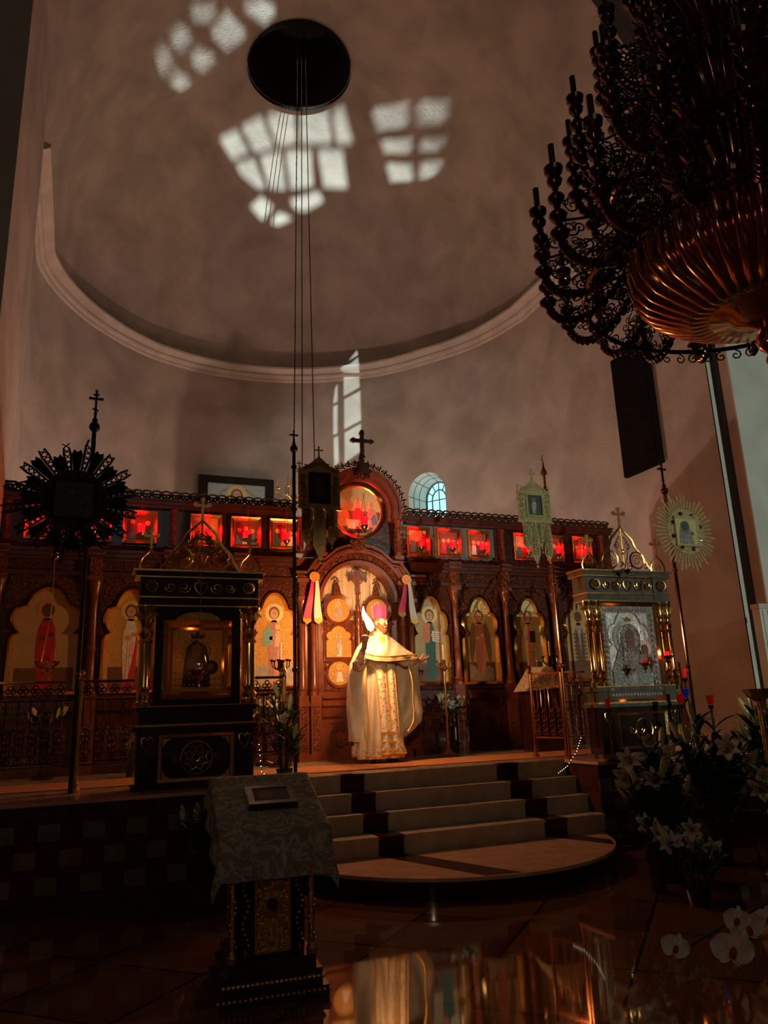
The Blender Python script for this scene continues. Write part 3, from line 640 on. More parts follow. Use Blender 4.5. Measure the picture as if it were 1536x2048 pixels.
p.box(-.065, .005, yy, yy+.06, PZ+.04, 2.86, 'wood'); p.lathe([(.035, 1.7), (.04, 1.73), (.03, 1.76)]+[(.030+.006*(i % 2), 1.8+i*.035) for i in range(24)]+[(.03, 2.66), (.045, 2.70), (.05, 2.78), (.02, 2.84), (.035, 2.90), (.018, 2.96), (.028, 3.0), (.015, 3.05), (.028, 3.10), (.014, 3.14)], (-.03, yy, 0), 'wood', 12)
p.prism(cross_poly(-.03, 3.10, .26, .33, .05, flare=1.9), yy-.02, yy+.02, 'wood'); p.ring(circ(-.03, 3.31, .085, 20), circ(-.03, 3.31, .068, 20), yy-.01, yy+.01, 'wood'); p.build('door_post', ico)
# canopy over the round icon
p = MB(); RC = (.02, 4.33)
arcring(p, RC[0], RC[1], .44, .50, radians(-18), pi+radians(18), D-.16, D+.1, 'wood', bev=-.0); arcring(p, RC[0], RC[1], .50, .58, radians(-14), pi+radians(14), D-.24, D+.1, 'wood'); arcring(p, RC[0], RC[1], .575, .61, radians(-14), pi+radians(14), D-.28, D+.1, 'wood')
arcring(p, RC[0], RC[1], 0.01, .50, 0, 2*pi, D-.02, D+.06, 'wood_dark')
p.prism([(-.80, 3.62), (.80, 3.62), (.62, 4.2), (-.62, 4.2)], D, D+.08, 'wood_dark')
p.build('canopy', ico)
for x in (-.57, .60):
    p = MB(); p.lathe([(.05, 3.66), (.06, 3.70), (.035, 3.75), (.038, 4.02), (.05, 4.05), (.036, 4.08), (.06, 4.18), (.065, 4.22)], (x, D-.17, 0), 'wood', 12); p.box(x-.09, x+.11, D-.25, D, 4.22, 4.30, 'wood'); p.box(x-.07, x+.07, D-.2, D, 3.60, 3.66, 'wood')
    for i in range(5): p.tube(xz(spiral(x+(.08 if x > 0 else -.08), 3.72+i*.09, .035, 1, i, 1 if x > 0 else -1, 8), D-.15), .009, 'wood_carved', 4)
    p.build('canopy_post', ico)
p = MB(); N = 25
for i in range(N):
    a = radians(-12)+(pi+radians(24))*i/(N-1); x, z = RC[0]+.66*cos(a), RC[1]+.66*sin(a); tx, tz = -sin(a), cos(a)
    for s2 in (-1, 1): p.tube(xz(spiral(x+tx*.024*s2, z+tz*.024*s2, .032, .9, a+pi*(s2 < 0), s2, 8), D-.25), .0095, 'wood_dark', 4)
    p.prism([(x+cos(a)*.02+tx*.018, z+sin(a)*.02+tz*.018), (x+cos(a)*.075, z+sin(a)*.075), (x+cos(a)*.02-tx*.018, z+sin(a)*.02-tz*.018), (x-cos(a)*.02, z-sin(a)*.02)], D-.262, D-.24, 'wood_dark')
p.build('canopy_crest', ico)
p = MB(); p.prism([(-.10, 4.84), (.14, 4.84), (.10, 4.93), (.05, 4.98), (.055, 5.06), (-.015, 5.06), (-.01, 4.98), (-.06, 4.93)], D-.30, D-.2, 'wood_dark')
for i, (x, z) in enumerate(((-.10, 4.9), (.14, 4.9), (-.05, 4.97), (.09, 4.97), (.02, 4.8), (-.06, 4.8), (.1, 4.8))): p.tube(xz(spiral(x, z, .05, 1.1, i*1.7, 1 if i % 2 else -1, 10), D-.28), .012, 'wood_dark', 5)
p.lathe([(.03, 5.05), (.045, 5.09), (.025, 5.13), (.02, 5.16)], (.02, D-.25, 0), 'wood_dark', 10)
p.build('cross_base', ico); p = MB(); p.prism(cross_poly(.04, 5.10, .27, .40, .055, flare=1.7), D-.27, D-.23, 'wood_dark')
for x, z in ((.04, 5.50), (-.115, 5.356), (.195, 5.356)): p.prism(circ(x, z, .03, 10), D-.275, D-.225, 'wood_dark')
p.build('cross', ico)
p = MB(); p.box(-.61, -.565, D-.05, D+.02, PZ, 3.0, 'wood'); p.box(.505, .57, D-.05, D+.02, PZ, 3.0, 'wood'); p.box(-.6, .56, D-.1, D+.02, PZ, PZ+.035, 'wood'); p.build('door_frame', ico)
# pale curtain closing the arch behind the doors
p = MB(); rows = []
for j in range(13):
    z = PZ+j*.224; rows.append([(-.60+1.2*i/60, D+.13+.02*sin(i*.9)+.01*sin(i*2.3+j*.3), z) for i in range(61)])
p.grid(rows, 'curtain'); tag(p.build('curtain'), 'pale cream curtain hanging behind the carved centre doors', 'curtain')

# ------------------------------------------------------------------ lower icons
def w_wings(mb, X, Z, y, e):
    for s2 in (-1, 1): mb.prism([(X(s2*.12), Z(.72)), (X(s2*.34), Z(.78)), (X(s2*.52), Z(.62)), (X(s2*.56), Z(.36)), (X(s2*.44), Z(.18)), (X(s2*.30), Z(.40))], y-.8*e, y, 'paint_wing')
    mb.prism([(X(-.6), Z(0)), (X(.6), Z(0)), (X(.6), Z(.14)), (X(.3), Z(.20)), (X(.0), Z(.07)), (X(-.3), Z(.18)), (X(-.6), Z(.22))], y-3*e, y, 'paint_cloud')
def w_book(mb, X, Z, y, e):
    mb.prism([(X(.10), Z(.52)), (X(.52), Z(.50)), (X(.52), Z(.64)), (X(.10), Z(.66))], y-4*e, y-2*e, 'paint_white')
    for k in range(4): mb.prism(rect(X(.15), X(.29), Z(.535+k*.028), Z(.542+k*.028)), y-4.6*e, y-4*e, 'paint_line'); mb.prism(rect(X(.33), X(.47), Z(.53+k*.028), Z(.537+k*.028)), y-4.6*e, y-4*e, 'paint_line')
    mb.prism([(X(-.30), Z(.50)), (X(-.05), Z(.50)), (X(.02), Z(.76)), (X(-.22), Z(.76)), (X(-.34), Z(.64))], y-3.5*e, y-2*e, 'paint_orange')
def w_bishop(mb, X, Z, y, e):
    mb.prism([(X(-.10), Z(.10)), (X(.12), Z(.10)), (X(.10), Z(.74)), (X(-.08), Z(.74))], y-3.5*e, y-2*e, 'paint_orange'); mb.prism(rect(X(.04), X(.34), Z(.50), Z(.66)), y-4*e, y-2*e, 'paint_dark')
    mb.prism([(X(-.36), Z(.60)), (X(-.14), Z(.77)), (X(-.02), Z(.70)), (X(-.16), Z(.56))], y-3.7*e, y-2*e, 'paint_white'); mb.prism([(X(-.05), Z(.81)), (X(.05), Z(.81)), (X(0), Z(.76))], y-5*e, y-4*e, 'paint_white')
def w_child(mb, X, Z, y, e):
    mb.prism([(X(.02), Z(.46)), (X(.26), Z(.46)), (X(.24), Z(.64)), (X(.10), Z(.66))], y-3.6*e, y-2*e, 'paint_peach'); mb.prism(circ(X(.14), Z(.70), .035, 12), y-3*e, y-2*e, 'halo'); mb.prism(circ(X(.14), Z(.70), .025, 12), y-4*e, y-2*e, 'paint_skin')
    mb.prism([(X(-.46), Z(.46)), (X(-.10), Z(.48)), (X(-.04), Z(.62)), (X(-.22), Z(.72)), (X(-.44), Z(.62))], y-3.4*e, y-2*e, 'paint_teal')
def w_cross(mb, X, Z, y, e):
    for i in range(9):
        for j in range(6): mb.prism(rect(X(-.33+j*.12), X(-.25+j*.12), Z(.16+i*.055), Z(.195+i*.055)), y-3.6*e, y-2.4*e, 'paint_line')
    mb.prism([(X(-.20), Z(.74)), (X(.20), Z(.74)), (X(.06), Z(.60)), (X(0), Z(.30)), (X(-.06), Z(.60))], y-3.9*e, y-3.4*e, 'paint_grey')
LI = [('icon_tan', 'paint_red', 'paint_crimson', None, 'haloed saint in deep red robes, leftmost of the tall icons', 'paint_dark', 'paint_skindark'),
      ('icon_gold', 'paint_white', 'paint_crimson', None, 'saint in white and red, just left of the left shrine', 'halo', 'paint_skin'),
      ('icon_gold', 'paint_blue', 'paint_rose', None, 'blue robed saint mostly hidden behind the left shrine', 'halo', 'paint_skin'),
      ('icon_gold', 'paint_mauve', 'paint_rose', w_child, 'mother in mauve and teal carrying a child', 'halo', 'paint_skin'),
      ('icon_tan', 'paint_green', 'paint_green', w_book, 'bearded figure in orange and green with an open book', 'halo', 'paint_skin'),
      ('icon_gold_pale', 'paint_mauve', 'paint_rose', w_wings, 'winged angel in a mauve robe standing on cloud', 'halo', 'paint_skin'),
      ('icon_gold_pale', 'paint_white', 'paint_grey', w_bishop, 'grey bearded bishop holding a dark book, right of the angel icon', 'halo', 'paint_skin'),
      ('icon_tan', 'paint_brown', 'paint_brown', w_cross, 'bishop in a dark chequered robe just left of the right shrine', 'paint_dark', 'paint_skindark')]
for (x0, x1), (bg, rb, un, ex, lab, ha, sk) in zip(PAN, LI):
    cx = (x0+x1)/2; t = thing('saint_icon', 'icon of a '+lab, 'icon', (cx, D-.05, 1.79), 'tall icons in lobed gold frames'); y = D-.02
    tr = trefoil(cx, 1.80, x1-x0, 1.32); a = MB()
    a.ring(tr, inset(tr, .035), D-.06, D-.01, 'gold_smooth', yi=D-.085); a.ring(inset(tr, .035), inset(tr, .06), D-.085, D-.01, 'gold', yi=D-.03); a.build('frame', t, angle=50)
    a = MB(); a.prism(inset(tr, .055), y, y+.015, bg)
    a.prism(rect(x0+.09, x1-.09, 1.86, 2.12), y-.001, y, 'paint_brown' if ex not in (w_child,) else 'paint_grey')
    saint(a, cx, 1.86, (x1-x0)*.52, 1.10, y-.001, rb, un, halo=ha if bg != 'icon_tan' or ex is w_book else 'icon_gold', skin=sk, extra=ex, hair='paint_brown'); a.build('painting', t)

# ------------------------------------------------------------------ small icons with red lamps
def lampada(x, y, z, label, scale=1, chain=.25, group='red glass lamps before the upper icons', lit=1, col='red_glass', glow='red_glow', power=1.5):
    t = thing('votive_lamp', label, 'lamp', (x, y, z), group); s_ = scale
    a = MB(); a.lathe([(.001, -.055*s_), (.010*s_, -.05*s_), (.006*s_, -.035*s_), (.022*s_, -.02*s_), (.034*s_, 0), (.036*s_, .012*s_), (.030*s_, .012*s_)], (x, y, z), 'brass', 12)
    for i in range(3):
        A = i*2*pi/3+.5; a.tube([(x+.034*s_*cos(A), y+.034*s_*sin(A), z+.005), (x+.05*s_*cos(A), y+.05*s_*sin(A), z+.02*s_), (x+.04*s_*cos(A), y+.04*s_*sin(A), z+.035*s_)], .004*s_, 'brass', 5)
    a.build('holder', t)
    a = MB(); a.lathe([(.020*s_, .005*s_), (.028*s_, .02*s_), (.033*s_, .06*s_), (.037*s_, .085*s_), (.033*s_, .085*s_), (.028*s_, .055*s_), (.02*s_, .02*s_), (.001, .015*s_)], (x, y, z), glow if lit else col, 14); a.build('glass_cup', t)
    a = MB()
    for i in range(3):
        A = i*2*pi/3+.5; a.tube([(x+.036*s_*cos(A), y+.036*s_*sin(A), z+.03*s_), (x, y, z+chain)], .0018*s_, 'brass', 4)
    a.build('chain', t)
    if lit and power: lamp('votive_flame_light', 'POINT', (x, y-.02, z+.13*s_), power, (1, .003, .008), .02)
    return t
SL = ['far left small icon behind the dark sunburst', 'small icon second from the left, half behind the dark sunburst', 'small icon above the left shrine, third from the left', 'small icon right behind the cross of the left shrine', 'small icon above the right shoulder of the left shrine', 'small icon just left of the dark banner',
      'small icon just right of the round icon, on the grey board', 'middle small icon on the grey board', 'right hand small icon on the grey board', 'small icon left of the gold banner tassels', 'small icon right behind the gold banner pole', 'small icon at the right end of the screen, beside the right shrine cross']
LL = ['far left small icon, behind the dark sunburst', 'second small icon from the left', 'third small icon from the left', 'small icon behind the left shrine cross', 'small icon above the left shrine shoulder', 'small icon just left of the dark banner', 'small icon nearest the round icon', 'middle icon of the grey board', 'right hand icon of the grey board', 'small icon left of the gold banner', 'small icon behind the gold banner pole', 'small icon at the right end of the screen']
for i, ((x0, x1), lb) in enumerate(zip(SML, SL)):
    t = thing('framed_icon', 'gilt framed '+lb, 'icon', ((x0+x1)/2, D-.02, 3.69), 'small square icons of the upper tier'); z0, z1 = 3.70, 4.14
    a = MB(); a.ring(rect(x0, x1, z0, z1), rect(x0+.035, x1-.035, z0+.035, z1-.035), D-.06, D-.01, 'gold', yi=D-.035); a.ring(rect(x0+.03, x1-.03, z0+.03, z1-.03), rect(x0+.05, x1-.05, z0+.05, z1-.05), D-.045, D-.01, 'gold_smooth', yi=D-.03); a.build('frame', t, smooth=False)
    a = MB(); a.prism(rect(x0+.045, x1-.045, z0+.045, z1-.045), D-.025, D-.01, 'paint_brown' if i % 3 else 'icon_tan'); cx = (x0+x1)/2; w_ = x1-x0; rr = random.Random(i)
    a.prism(rect(x0+.05, x1-.05, z0+.045, z0+.16), D-.028, D-.025, 'paint_brown')
    for k in (-1, 0, 1):
        X = cx+k*w_*.22; hh = .22+rr.random()*.05
        a.prism([(X-.045, z0+.06), (X+.045, z0+.06), (X+.035, z0+hh*.9), (X-.035, z0+hh*.9)], D-.032, D-.025, rr.choice(['paint_blue', 'paint_crimson', 'paint_green', 'paint_white', 'paint_orange']))
        a.prism(circ(X, z0+hh+.02, .032, 12), D-.031, D-.025, 'halo'); a.prism(circ(X, z0+hh+.015, .020, 10), D-.034, D-.025, 'paint_skin')
    a.build('painting', t)
    lampada(cx+.01, D-.14, 3.80, 'red lamp before the '+LL[i], scale=1.35, chain=.49, power=1.1)
t = thing('round_icon', 'large round gilt framed icon of three seated figures at a table, under the carved canopy', 'icon', (.02, D-.05, 3.93)); a = MB()
a.ring(circ(.02, 4.33, .425, 48), circ(.02, 4.33, .385, 48), D-.09, D-.02, 'gold_smooth', yi=D-.07); a.ring(circ(.02, 4.33, .39, 48), circ(.02, 4.33, .365, 48), D-.07, D-.02, 'gold', yi=D-.05); a.build('frame', t)
a = MB(); y = D-.045; a.prism(circ(.02, 4.33, .37, 48), y, y+.02, 'icon_gold_pale'); a.prism([(-.34, 4.33), (.38, 4.33), (.36, 4.22), (.2, 4.0), (-.16, 4.0), (-.32, 4.22)], y-.002, y, 'paint_brown')
for cx, rb in ((-.20, 'paint_orange'), (.02, 'paint_red'), (.24, 'paint_rose')):
    a.prism([(cx-.10, 4.05+abs(cx-.02)*.2), (cx+.10, 4.05+abs(cx-.02)*.2), (cx+.08, 4.30), (cx+.03, 4.38), (cx-.03, 4.38), (cx-.08, 4.30)], y-.004, y, rb); a.prism(circ(cx, 4.44, .065, 16), y-.004, y, 'halo'); a.prism(circ(cx, 4.43, .038, 12, sz=1.2), y-.006, y, 'paint_skin')
a.prism([(-.17, 4.20), (.21, 4.20), (.18, 4.06), (-.14, 4.06)], y-.006, y, 'paint_white'); a.prism([(.25, 4.12), (.33, 4.16), (.28, 4.30), (.22, 4.22)], y-.006, y, 'paint_blue'); a.build('painting', t)
lampada(.06, D-.20, 4.06, 'larger red lamp burning before the round icon', scale=1.6, chain=.5, group=None, power=2.5)

# rosettes with ribbons on the arch
for sg, x, lab in ((-1, -.72, 'left'), (1, .66, 'right')):
    t = thing('ribbon_rosette', 'orange rosette with pink and cream ribbon tails on the '+lab+' side of the door arch', 'rosette', (x, D-.26, 3.29), 'ribbon rosettes on the door arch')
    a = MB(); n = 20; a.prism([(x+(.075 if i % 2 else .066)*cos(i*pi/n), 3.29+(.075 if i % 2 else .066)*sin(i*pi/n)) for i in range(2*n)], D-.28, D-.26, 'gold_ribbon'); a.prism(circ(x, 3.29, .05, 20), D-.288, D-.28, 'paint_orange')
    a.prism(cross_poly(x, 3.255, .05, .07, .016), D-.294, D-.288, 'gold_ribbon'); a.build('rosette', t)
    for k, (dx0, dx1, mt) in enumerate(((-.055, .0, 'ribbon_pink'), (.0, .05, 'ribbon_cream'))):
        off = (-.08 if k == 0 else .02) if sg < 0 else (-.06 if k == 0 else .07)
        a = MB(); z0 = 3.23; z1 = 2.72 if not (sg > 0 and k == 0) else 2.82; y = D-.275-.01*k
        rows = []
        for j in range(9):
            tt = j/8; c_ = x+(dx0+dx1)/2+off*tt; hw = .022+.035*tt; yy = y-.02*sin(tt*5+k)
            rows.append([(c_-hw, yy, z0+(z1-z0)*tt), (c_, yy-.008, z0+(z1-z0)*tt), (c_+hw, yy, z0+(z1-z0)*tt)])
        a.grid(rows, mt); e_ = rows[-1]; a.add([e_[0], e_[2], (e_[2][0], y, z1-.04), ((e_[0][0]+e_[2][0])/2, y, z1-.08), (e_[0][0], y, z1-.04)], [(0, 1, 2, 3, 4)], 'gold_ribbon'); a.build('ribbon_tail', t, label='pink ribbon tail' if k == 0 else 'cream ribbon tail')

P('shrine_wood', (.085, .075, .065), (.12, .108, .095), 8, .22, coat=.5)
P('shrine_dark', (.012, .008, .006), (.03, .018, .012), 8, .2, coat=.6)  # shrine wood darkened to stand for the unlit left shrine and bases
def shrine(cx, y, sc_, label, big, body):
    t = thing('icon_shrine', label, 'shrine', (cx, y+.12, PZ), 'free standing icon shrines'); M = Matrix.Translation((cx, y, PZ)) @ Matrix.Scale(sc_, 4); mb = lambda: MB(M); db = lambda: MB(M @ Matrix.Diagonal((1, .42, 1, 1)))
    a = db(); a.box(-.62, .62, -.04, .62, 0, .05, body); a.box(-.58, .58, 0, .6, .05, .56, 'shrine_dark'); a.box(-.62, .62, -.04, .62, .56, .60, body); a.box(-.60, .60, -.02, .62, .60, .62, 'gold_dark'); a.box(-.57, .57, .0, .6, .62, .74, body)
    a.box(-.60, .60, -.03, .62, .74, .79, body); a.box(-.61, .61, -.04, .62, .79, .80, 'gold_dark'); a.box(-.44, .44, .12, .6, .80, 1.80, body)
    a.build('body', t, smooth=False)
    a = db(); a.box(-.60, .60, -.02, .62, 1.80, 1.90, body); a.box(-.58, .58, -.0, .62, 1.90, 2.10, body)
    for s in (-1, 1): a.box(s*.50-.11, s*.50+.11, -.05, .62, 1.80, 2.11, body)
    a.box(-.66, .66, -.08, .64, 2.10, 2.16, body); a.build('entablature', t, smooth=False)
    a = db()
    for z0, z1, o in ((2.16, 2.18, .11), (2.095, 2.11, .085), (1.885, 1.90, .045), (1.795, 1.81, .05)):
        a.box(-.58-o, .58+o, -.03-o, .62, z0, z1, 'gold')
    a.build('gilt_moulding', t, smooth=False)
    a = mb()   # scrolled frieze
    for x, r, d in ((-.31, .055, 1), (-.17, .065, -1), (.17, .065, 1), (.31, .055, -1)): a.tube(xz(spiral(x, 2.0, r, 1.5, 0 if d < 0 else pi, d, 18), -.015), .010, 'gold', 5)
    a.tube(xz([(0, 1.925), (-.04, 1.96), (-.065, 2.01), (-.05, 2.05), (-.02, 2.05), (0, 2.02), (.02, 2.05), (.05, 2.05), (.065, 2.01), (.04, 1.96)], -.015), .010, 'gold', 5, closed=True)
    for s in (-1, 1):
        a.tube(xz(circ(s*.5, 2.0, .055, 16), -.055), .012, 'gold_dark', 5, closed=True)
        for k in range(6): a.sph((s*.5+.024*cos(k*pi/3), -.06, 2.0+.024*sin(k*pi/3)), .012, 'gold', 6)
    a.build('frieze_scrolls', t)
    for s in (-1, 1):
        for dx in ((-.0,) if not big else (-.055, .045)):
            a = mb(); c = (s*.535+dx, .03 if dx <= 0 else .02, 0); r = .062 if not big else .042
            a.lathe([(r*1.3, .80), (r*1.35, .84), (r*.95, .86), (r*1.2, .90), (r*.8, .94), (r*1.1, .97), (r*.9, 1.0), (r*.85, 1.42), (r*1.15, 1.44), (r*.8, 1.47), (r*1.2, 1.52), (r*.75, 1.56), (r*.8, 1.60), (r*1.25, 1.66), (r*1.0, 1.70), (r*1.6, 1.77), (r*1.65, 1.80)], c, 'gold_smooth', 14, rib=12, ramp=.12)
            for k in range(8): a.tube([(c[0]+r*1.0*cos(k*pi/4), c[1]+r*1.0*sin(k*pi/4), 1.66), (c[0]+r*1.7*cos(k*pi/4), c[1]+r*1.7*sin(k*pi/4), 1.73), (c[0]+r*1.9*cos(k*pi/4), c[1]+r*1.9*sin(k*pi/4), 1.70)], .012, 'gold_carved', 5)
            a.build('column', t)
    # crest with wheel scrolls and crosses
    a = mb(); y0 = .0
    def outline(pts, r=.013, mt='gold'): a.tube(xz(pts, y0), r, mt, 5)
    outline([(-.42, 2.18), (-.36, 2.26), (-.30, 2.38), (-.22, 2.46), (-.19, 2.50), (-.16, 2.58), (-.08, 2.66), (0, 2.74), (.08, 2.66), (.16, 2.58), (.19, 2.50), (.22, 2.46), (.30, 2.38), (.36, 2.26), (.42, 2.18)], .016)
    for s in (-1, 1):
        a.tube(xz(circ(s*.20, 2.32, .105, 22), y0-.01), .014, 'gold', 5, closed=True); a.tube(xz(spiral(s*.20, 2.32, .075, 1.8, 0, s, 22), y0), .007, 'gold_dark', 4)
        a.tube(xz(spiral(s*.09, 2.50, .05, 1.3, pi/2, s, 14), y0), .008, 'gold_dark', 4); a.tube(xz(spiral(s*.34, 2.24, .04, 1.2, 0, s, 12), y0), .008, 'gold', 4); a.tube(xz([(0, 2.2), (s*.06, 2.34), (s*.10, 2.52), (s*.03, 2.62)], y0), .008, 'gold_dark', 4)
    a.tube(xz([(0, 2.18), (0, 2.72)], y0), .012, 'gold_dark', 5); a.sph((0, y0, 2.42), .035, 'gold', 8); a.build('crest', t)
    if not big:
        a = mb()
        for k in range(22): a.tube(xz(spiral(-.30+(k % 11)*.06, 2.24+(.17+.14*(k > 10))*sin(pi*(k % 11)/10), .05, 1.6, k, 1 if k % 2 else -1, 14), .01), .010, 'gold_dark', 4)
        a.build('crest_filigree', t)
    for x, z0, k in ((0, 2.72, 1.0), (-.52, 2.38, .85), (.52, 2.38, .85)):
        a = mb(); a.tube([(x, y0, z0), (x, y0, z0+.08*k)], .012*k, 'gold', 6); a.prism(cross_poly(x, z0+.03*k, .13*k, .24*k, .028*k, flare=1.5), y0-.01, y0+.01, 'gold')
        for u, v in ((0, .24), (-.075, .18), (.075, .18)): a.prism(circ(x+u*k, z0+(.03+v*.92)*k, .026*k, 8), y0-.012, y0+.012, 'gold')
        if x: 
            outl = [(x-.10, 2.18), (x-.11, 2.24), (x-.08, 2.31), (x-.03, 2.36), (x, 2.40), (x+.03, 2.36), (x+.08, 2.31), (x+.11, 2.24), (x+.10, 2.18)]; a.tube(xz(outl, y0), .012, 'gold', 5)
            for s in (-1, 1): a.tube(xz(spiral(x+s*.04, 2.24, .035, 1.2, pi/2, s, 12), y0), .007, 'gold_dark', 4)
        a.build('finial_cross', t)
    # lower panel
    a = mb(); p_ = rect(-.36, .36, .09, .50) if big else rect(-.37, .37, .07, .52); a.ring(p_, inset(p_, .03), -.03, 0, 'gold' , yi=-.012); a.prism(inset(p_, .03), -.005, 0, 'shrine_dark')
    if big:
        a.tube(xz(circ(.0, .30, .12, 28), -.02), .010, 'gold', 5, closed=True)
        for s in (-1, 1): a.tube(xz(spiral(s*.17, .30, .055, 1.0, pi if s > 0 else 0, s, 14), -.02), .009, 'gold', 5); a.tube(xz(spiral(s*.05, .30, .05, 1.3, 0, s, 14), -.02), .008, 'gold', 5)
    else:
        a.tube(xz(circ(.0, .29, .155, 36), -.02), .011, 'gold_smooth', 6, closed=True); a.tube(xz(circ(.0, .29, .035, 16), -.02), .008, 'gold_smooth', 5, closed=True)
        st = [((.13 if i % 2 else .092)*cos(i*pi/8), .29+(.13 if i % 2 else .092)*sin(i*pi/8)) for i in range(16)]; a.tube(xz(st, -.02), .008, 'gold', 5, closed=True)
        for k in range(8): a.tube(xz(spiral(.07*cos(k*pi/4), .29+.07*sin(k*pi/4), .028, 1, k*pi/4, 1, 8), -.02), .005, 'gold', 4)
        for s in (-1, 1):
            a.tube(xz(spiral(s*.21, .29, .045, 1.4, 0, s, 12), -.015), .006, 'gold_dark', 4)
            for s2 in (-1, 1): a.prism([(s*.33, .29+s2*.19), (s*.24, .29+s2*.19), (s*.29, .29+s2*.165), (s*.315, .29+s2*.13), (s*.33, .29+s2*.10)], -.012, 0, 'gold')
    a.build('base_panel', t)
    for s in (-1, 1):
        a = mb(); a.tube(xz([(s*.48, .36), (s*.48-.05, .43), (s*.48-.055, .49), (s*.48-.02, .50), (s*.48, .47), (s*.48+.02, .50), (s*.48+.055, .49), (s*.48+.05, .43)], -.01), .009, 'gold', 5, closed=True)
        a.build('heart_ornament', t)
    return t, M
shrine(-2.60, 7.40, .92, 'black and gold icon shrine with a star wheel on its base, left of the steps', False, 'shrine_dark')
_, MR = shrine(2.54, 7.40, 1.0, 'grey and gold icon shrine holding the silver covered icon, right of the steps', True, 'shrine_wood')
ML = Matrix.Translation((-2.60, 7.40, PZ)) @ Matrix.Scale(.92, 4)
# icon in the left shrine
t = thing('shrine_icon', 'gilt framed dark icon of a mother and child standing in the left shrine', 'icon', (-2.62, 7.42, PZ+.78)); mb = lambda: MB(ML)
a = mb(); o = rect(-.36, .34, .86, 1.66); a.ring(o, inset(o, .045), .02, .1, 'gold_smooth', yi=-.02); a.ring(inset(o, .045), inset(o, .075), -.02, .1, 'gold', yi=.03); a.ring(inset(o, .075), inset(o, .10), .03, .1, 'gold_smooth', yi=.045); a.build('frame', t, smooth=False)
a = mb(); a.box(-.262, .242, .05, .08, .96, 1.56, 'icon_gold'); y = .05
a.prism(circ(-.02, 1.34, .15, 26), y-.006, y, 'gold_carved'); a.prism([(-.16, .98), (.12, .98), (.12, 1.22), (.07, 1.40), (-.03, 1.46), (-.12, 1.38), (-.14, 1.2)], y-.010, y-.004, 'paint_black'); a.prism(circ(.13, 1.18, .07, 16), y-.012, y, 'paint_black')
a.prism(circ(-.02, 1.35, .055, 16, sz=1.25), y-.014, y-.010, 'paint_skindark'); a.prism(circ(.13, 1.18, .035, 14), y-.015, y-.012, 'paint_skindark'); a.prism([(-.07, 1.47), (.05, 1.47), (.06, 1.53), (.02, 1.50), (-.01, 1.55), (-.04, 1.50), (-.08, 1.53)], y-.012, y, 'paint_dark')
for k in range(26): A = k*2*pi/26; a.tube(xz([(.0+.17*cos(A), 1.32+.17*sin(A)), (.20*cos(A), 1.32+.20*sin(A))], y-.003), .003, 'gold', 4)
for k in range(30): a.sph((-.22+.044*(k % 11), y-.004, 1.0+.06*(k//11)), .010, 'gold_dark', 6)
a.build('painting', t); a = mb(); a.prism(circ(-.01, 1.64, .24, 24, radians(12), pi-radians(12), sz=.45), .03, .06, 'gold_dark'); a.build('frame_crest', t)
# silver covered icon in the right shrine
t = thing('shrine_icon', 'large silver covered icon of a dark faced mother and child in the right shrine', 'icon', (2.50, 7.42, PZ+.66)); mb = lambda: MB(MR)
a = mb(); o = rect(-.455, .385, .62, 1.78); a.ring(o, inset(o, .03), -.02, .12, 'gold_smooth', yi=.0); a.build('frame', t, smooth=False)
a = mb(); o = rect(-.42, .35, .66, 1.74); a.ring(o, inset(o, .075), .0, .06, 'silver_embossed', yi=.02); n = 64
for k in range(n):
    u = k/n*4; s, f = int(u), u-int(u); x, z = [(-.385+.70*f, .695), (.315, .695+1.01*f), (.315-.70*f, 1.705), (-.385, 1.705-1.01*f)][s]; a.sph((x, -.005, z), .020, 'silver', 6)
a.build('silver_border', t, label='embossed silver border')
a = mb(); y = .03; a.box(-.36, .29, y, .06, .72, 1.68, 'silver')
a.ring(inset(trefoil(-.035, .72, .66, 1.0), -.0), inset(trefoil(-.035, .72, .66, 1.0), .02), y-.015, y, 'silver_embossed')
a.ring(circ(-.05, 1.36, .225, 36), circ(-.05, 1.36, .165, 36), y-.02, y, 'silver', yi=y-.012); a.ring(circ(-.05, 1.36, .17, 36), circ(-.05, 1.36, .155, 36), y-.03, y, 'silver_embossed')
a.prism([(-.34, .74), (-.33, .98), (-.24, 1.16), (-.17, 1.26), (-.155, 1.40), (-.10, 1.50), (-.04, 1.53), (.02, 1.50), (.07, 1.40), (.08, 1.22), (.20, 1.10), (.24, .9), (.24, .74)], y-.03, y, 'silver_embossed')
for k in range(11):   # drapery ridges
    x = -.30+k*.052; w_ = .06*sin(k*1.7); a.tube(xz([(x+w_, .76), (x*.8-.03-w_*.6, .90), (x*.5-.06+w_*.5, 1.02), (-.05+(x+.05)*.8, 1.14), (-.05+(x+.05)*.55, 1.27)], y-.030), .006+.004*(k % 3), 'silver_embossed', 5)
for k in range(10): a.tube(xz(spiral(-.22+.05*k, .84+.06*(k % 3), .055, .9, k*1.3, 1 if k % 2 else -1, 9), y-.030), .008, 'silver', 4)
for k in range(5): a.tube(xz([(-.26+.01*k, 1.10-.05*k), (-.12, 1.02-.05*k), (.06, 1.06-.05*k), (.2, 1.0-.05*k)], y-.034), .006, 'silver', 4)
if 0:
    pass
for k in range(9):
    A = pi*(.1+.8*k/8); a.tube(xz([(-.05+.12*cos(A), 1.38+.14*sin(A)), (-.05+.16*cos(A), 1.37+.16*sin(A))], y-.028), .006, 'silver', 4)
a.prism(circ(.16, 1.23, .105, 22), y-.03, y, 'silver'); a.prism([(.05, .95), (.26, .95), (.27, 1.12), (.20, 1.18), (.10, 1.18), (.06, 1.10)], y-.042, y, 'silver_embossed')
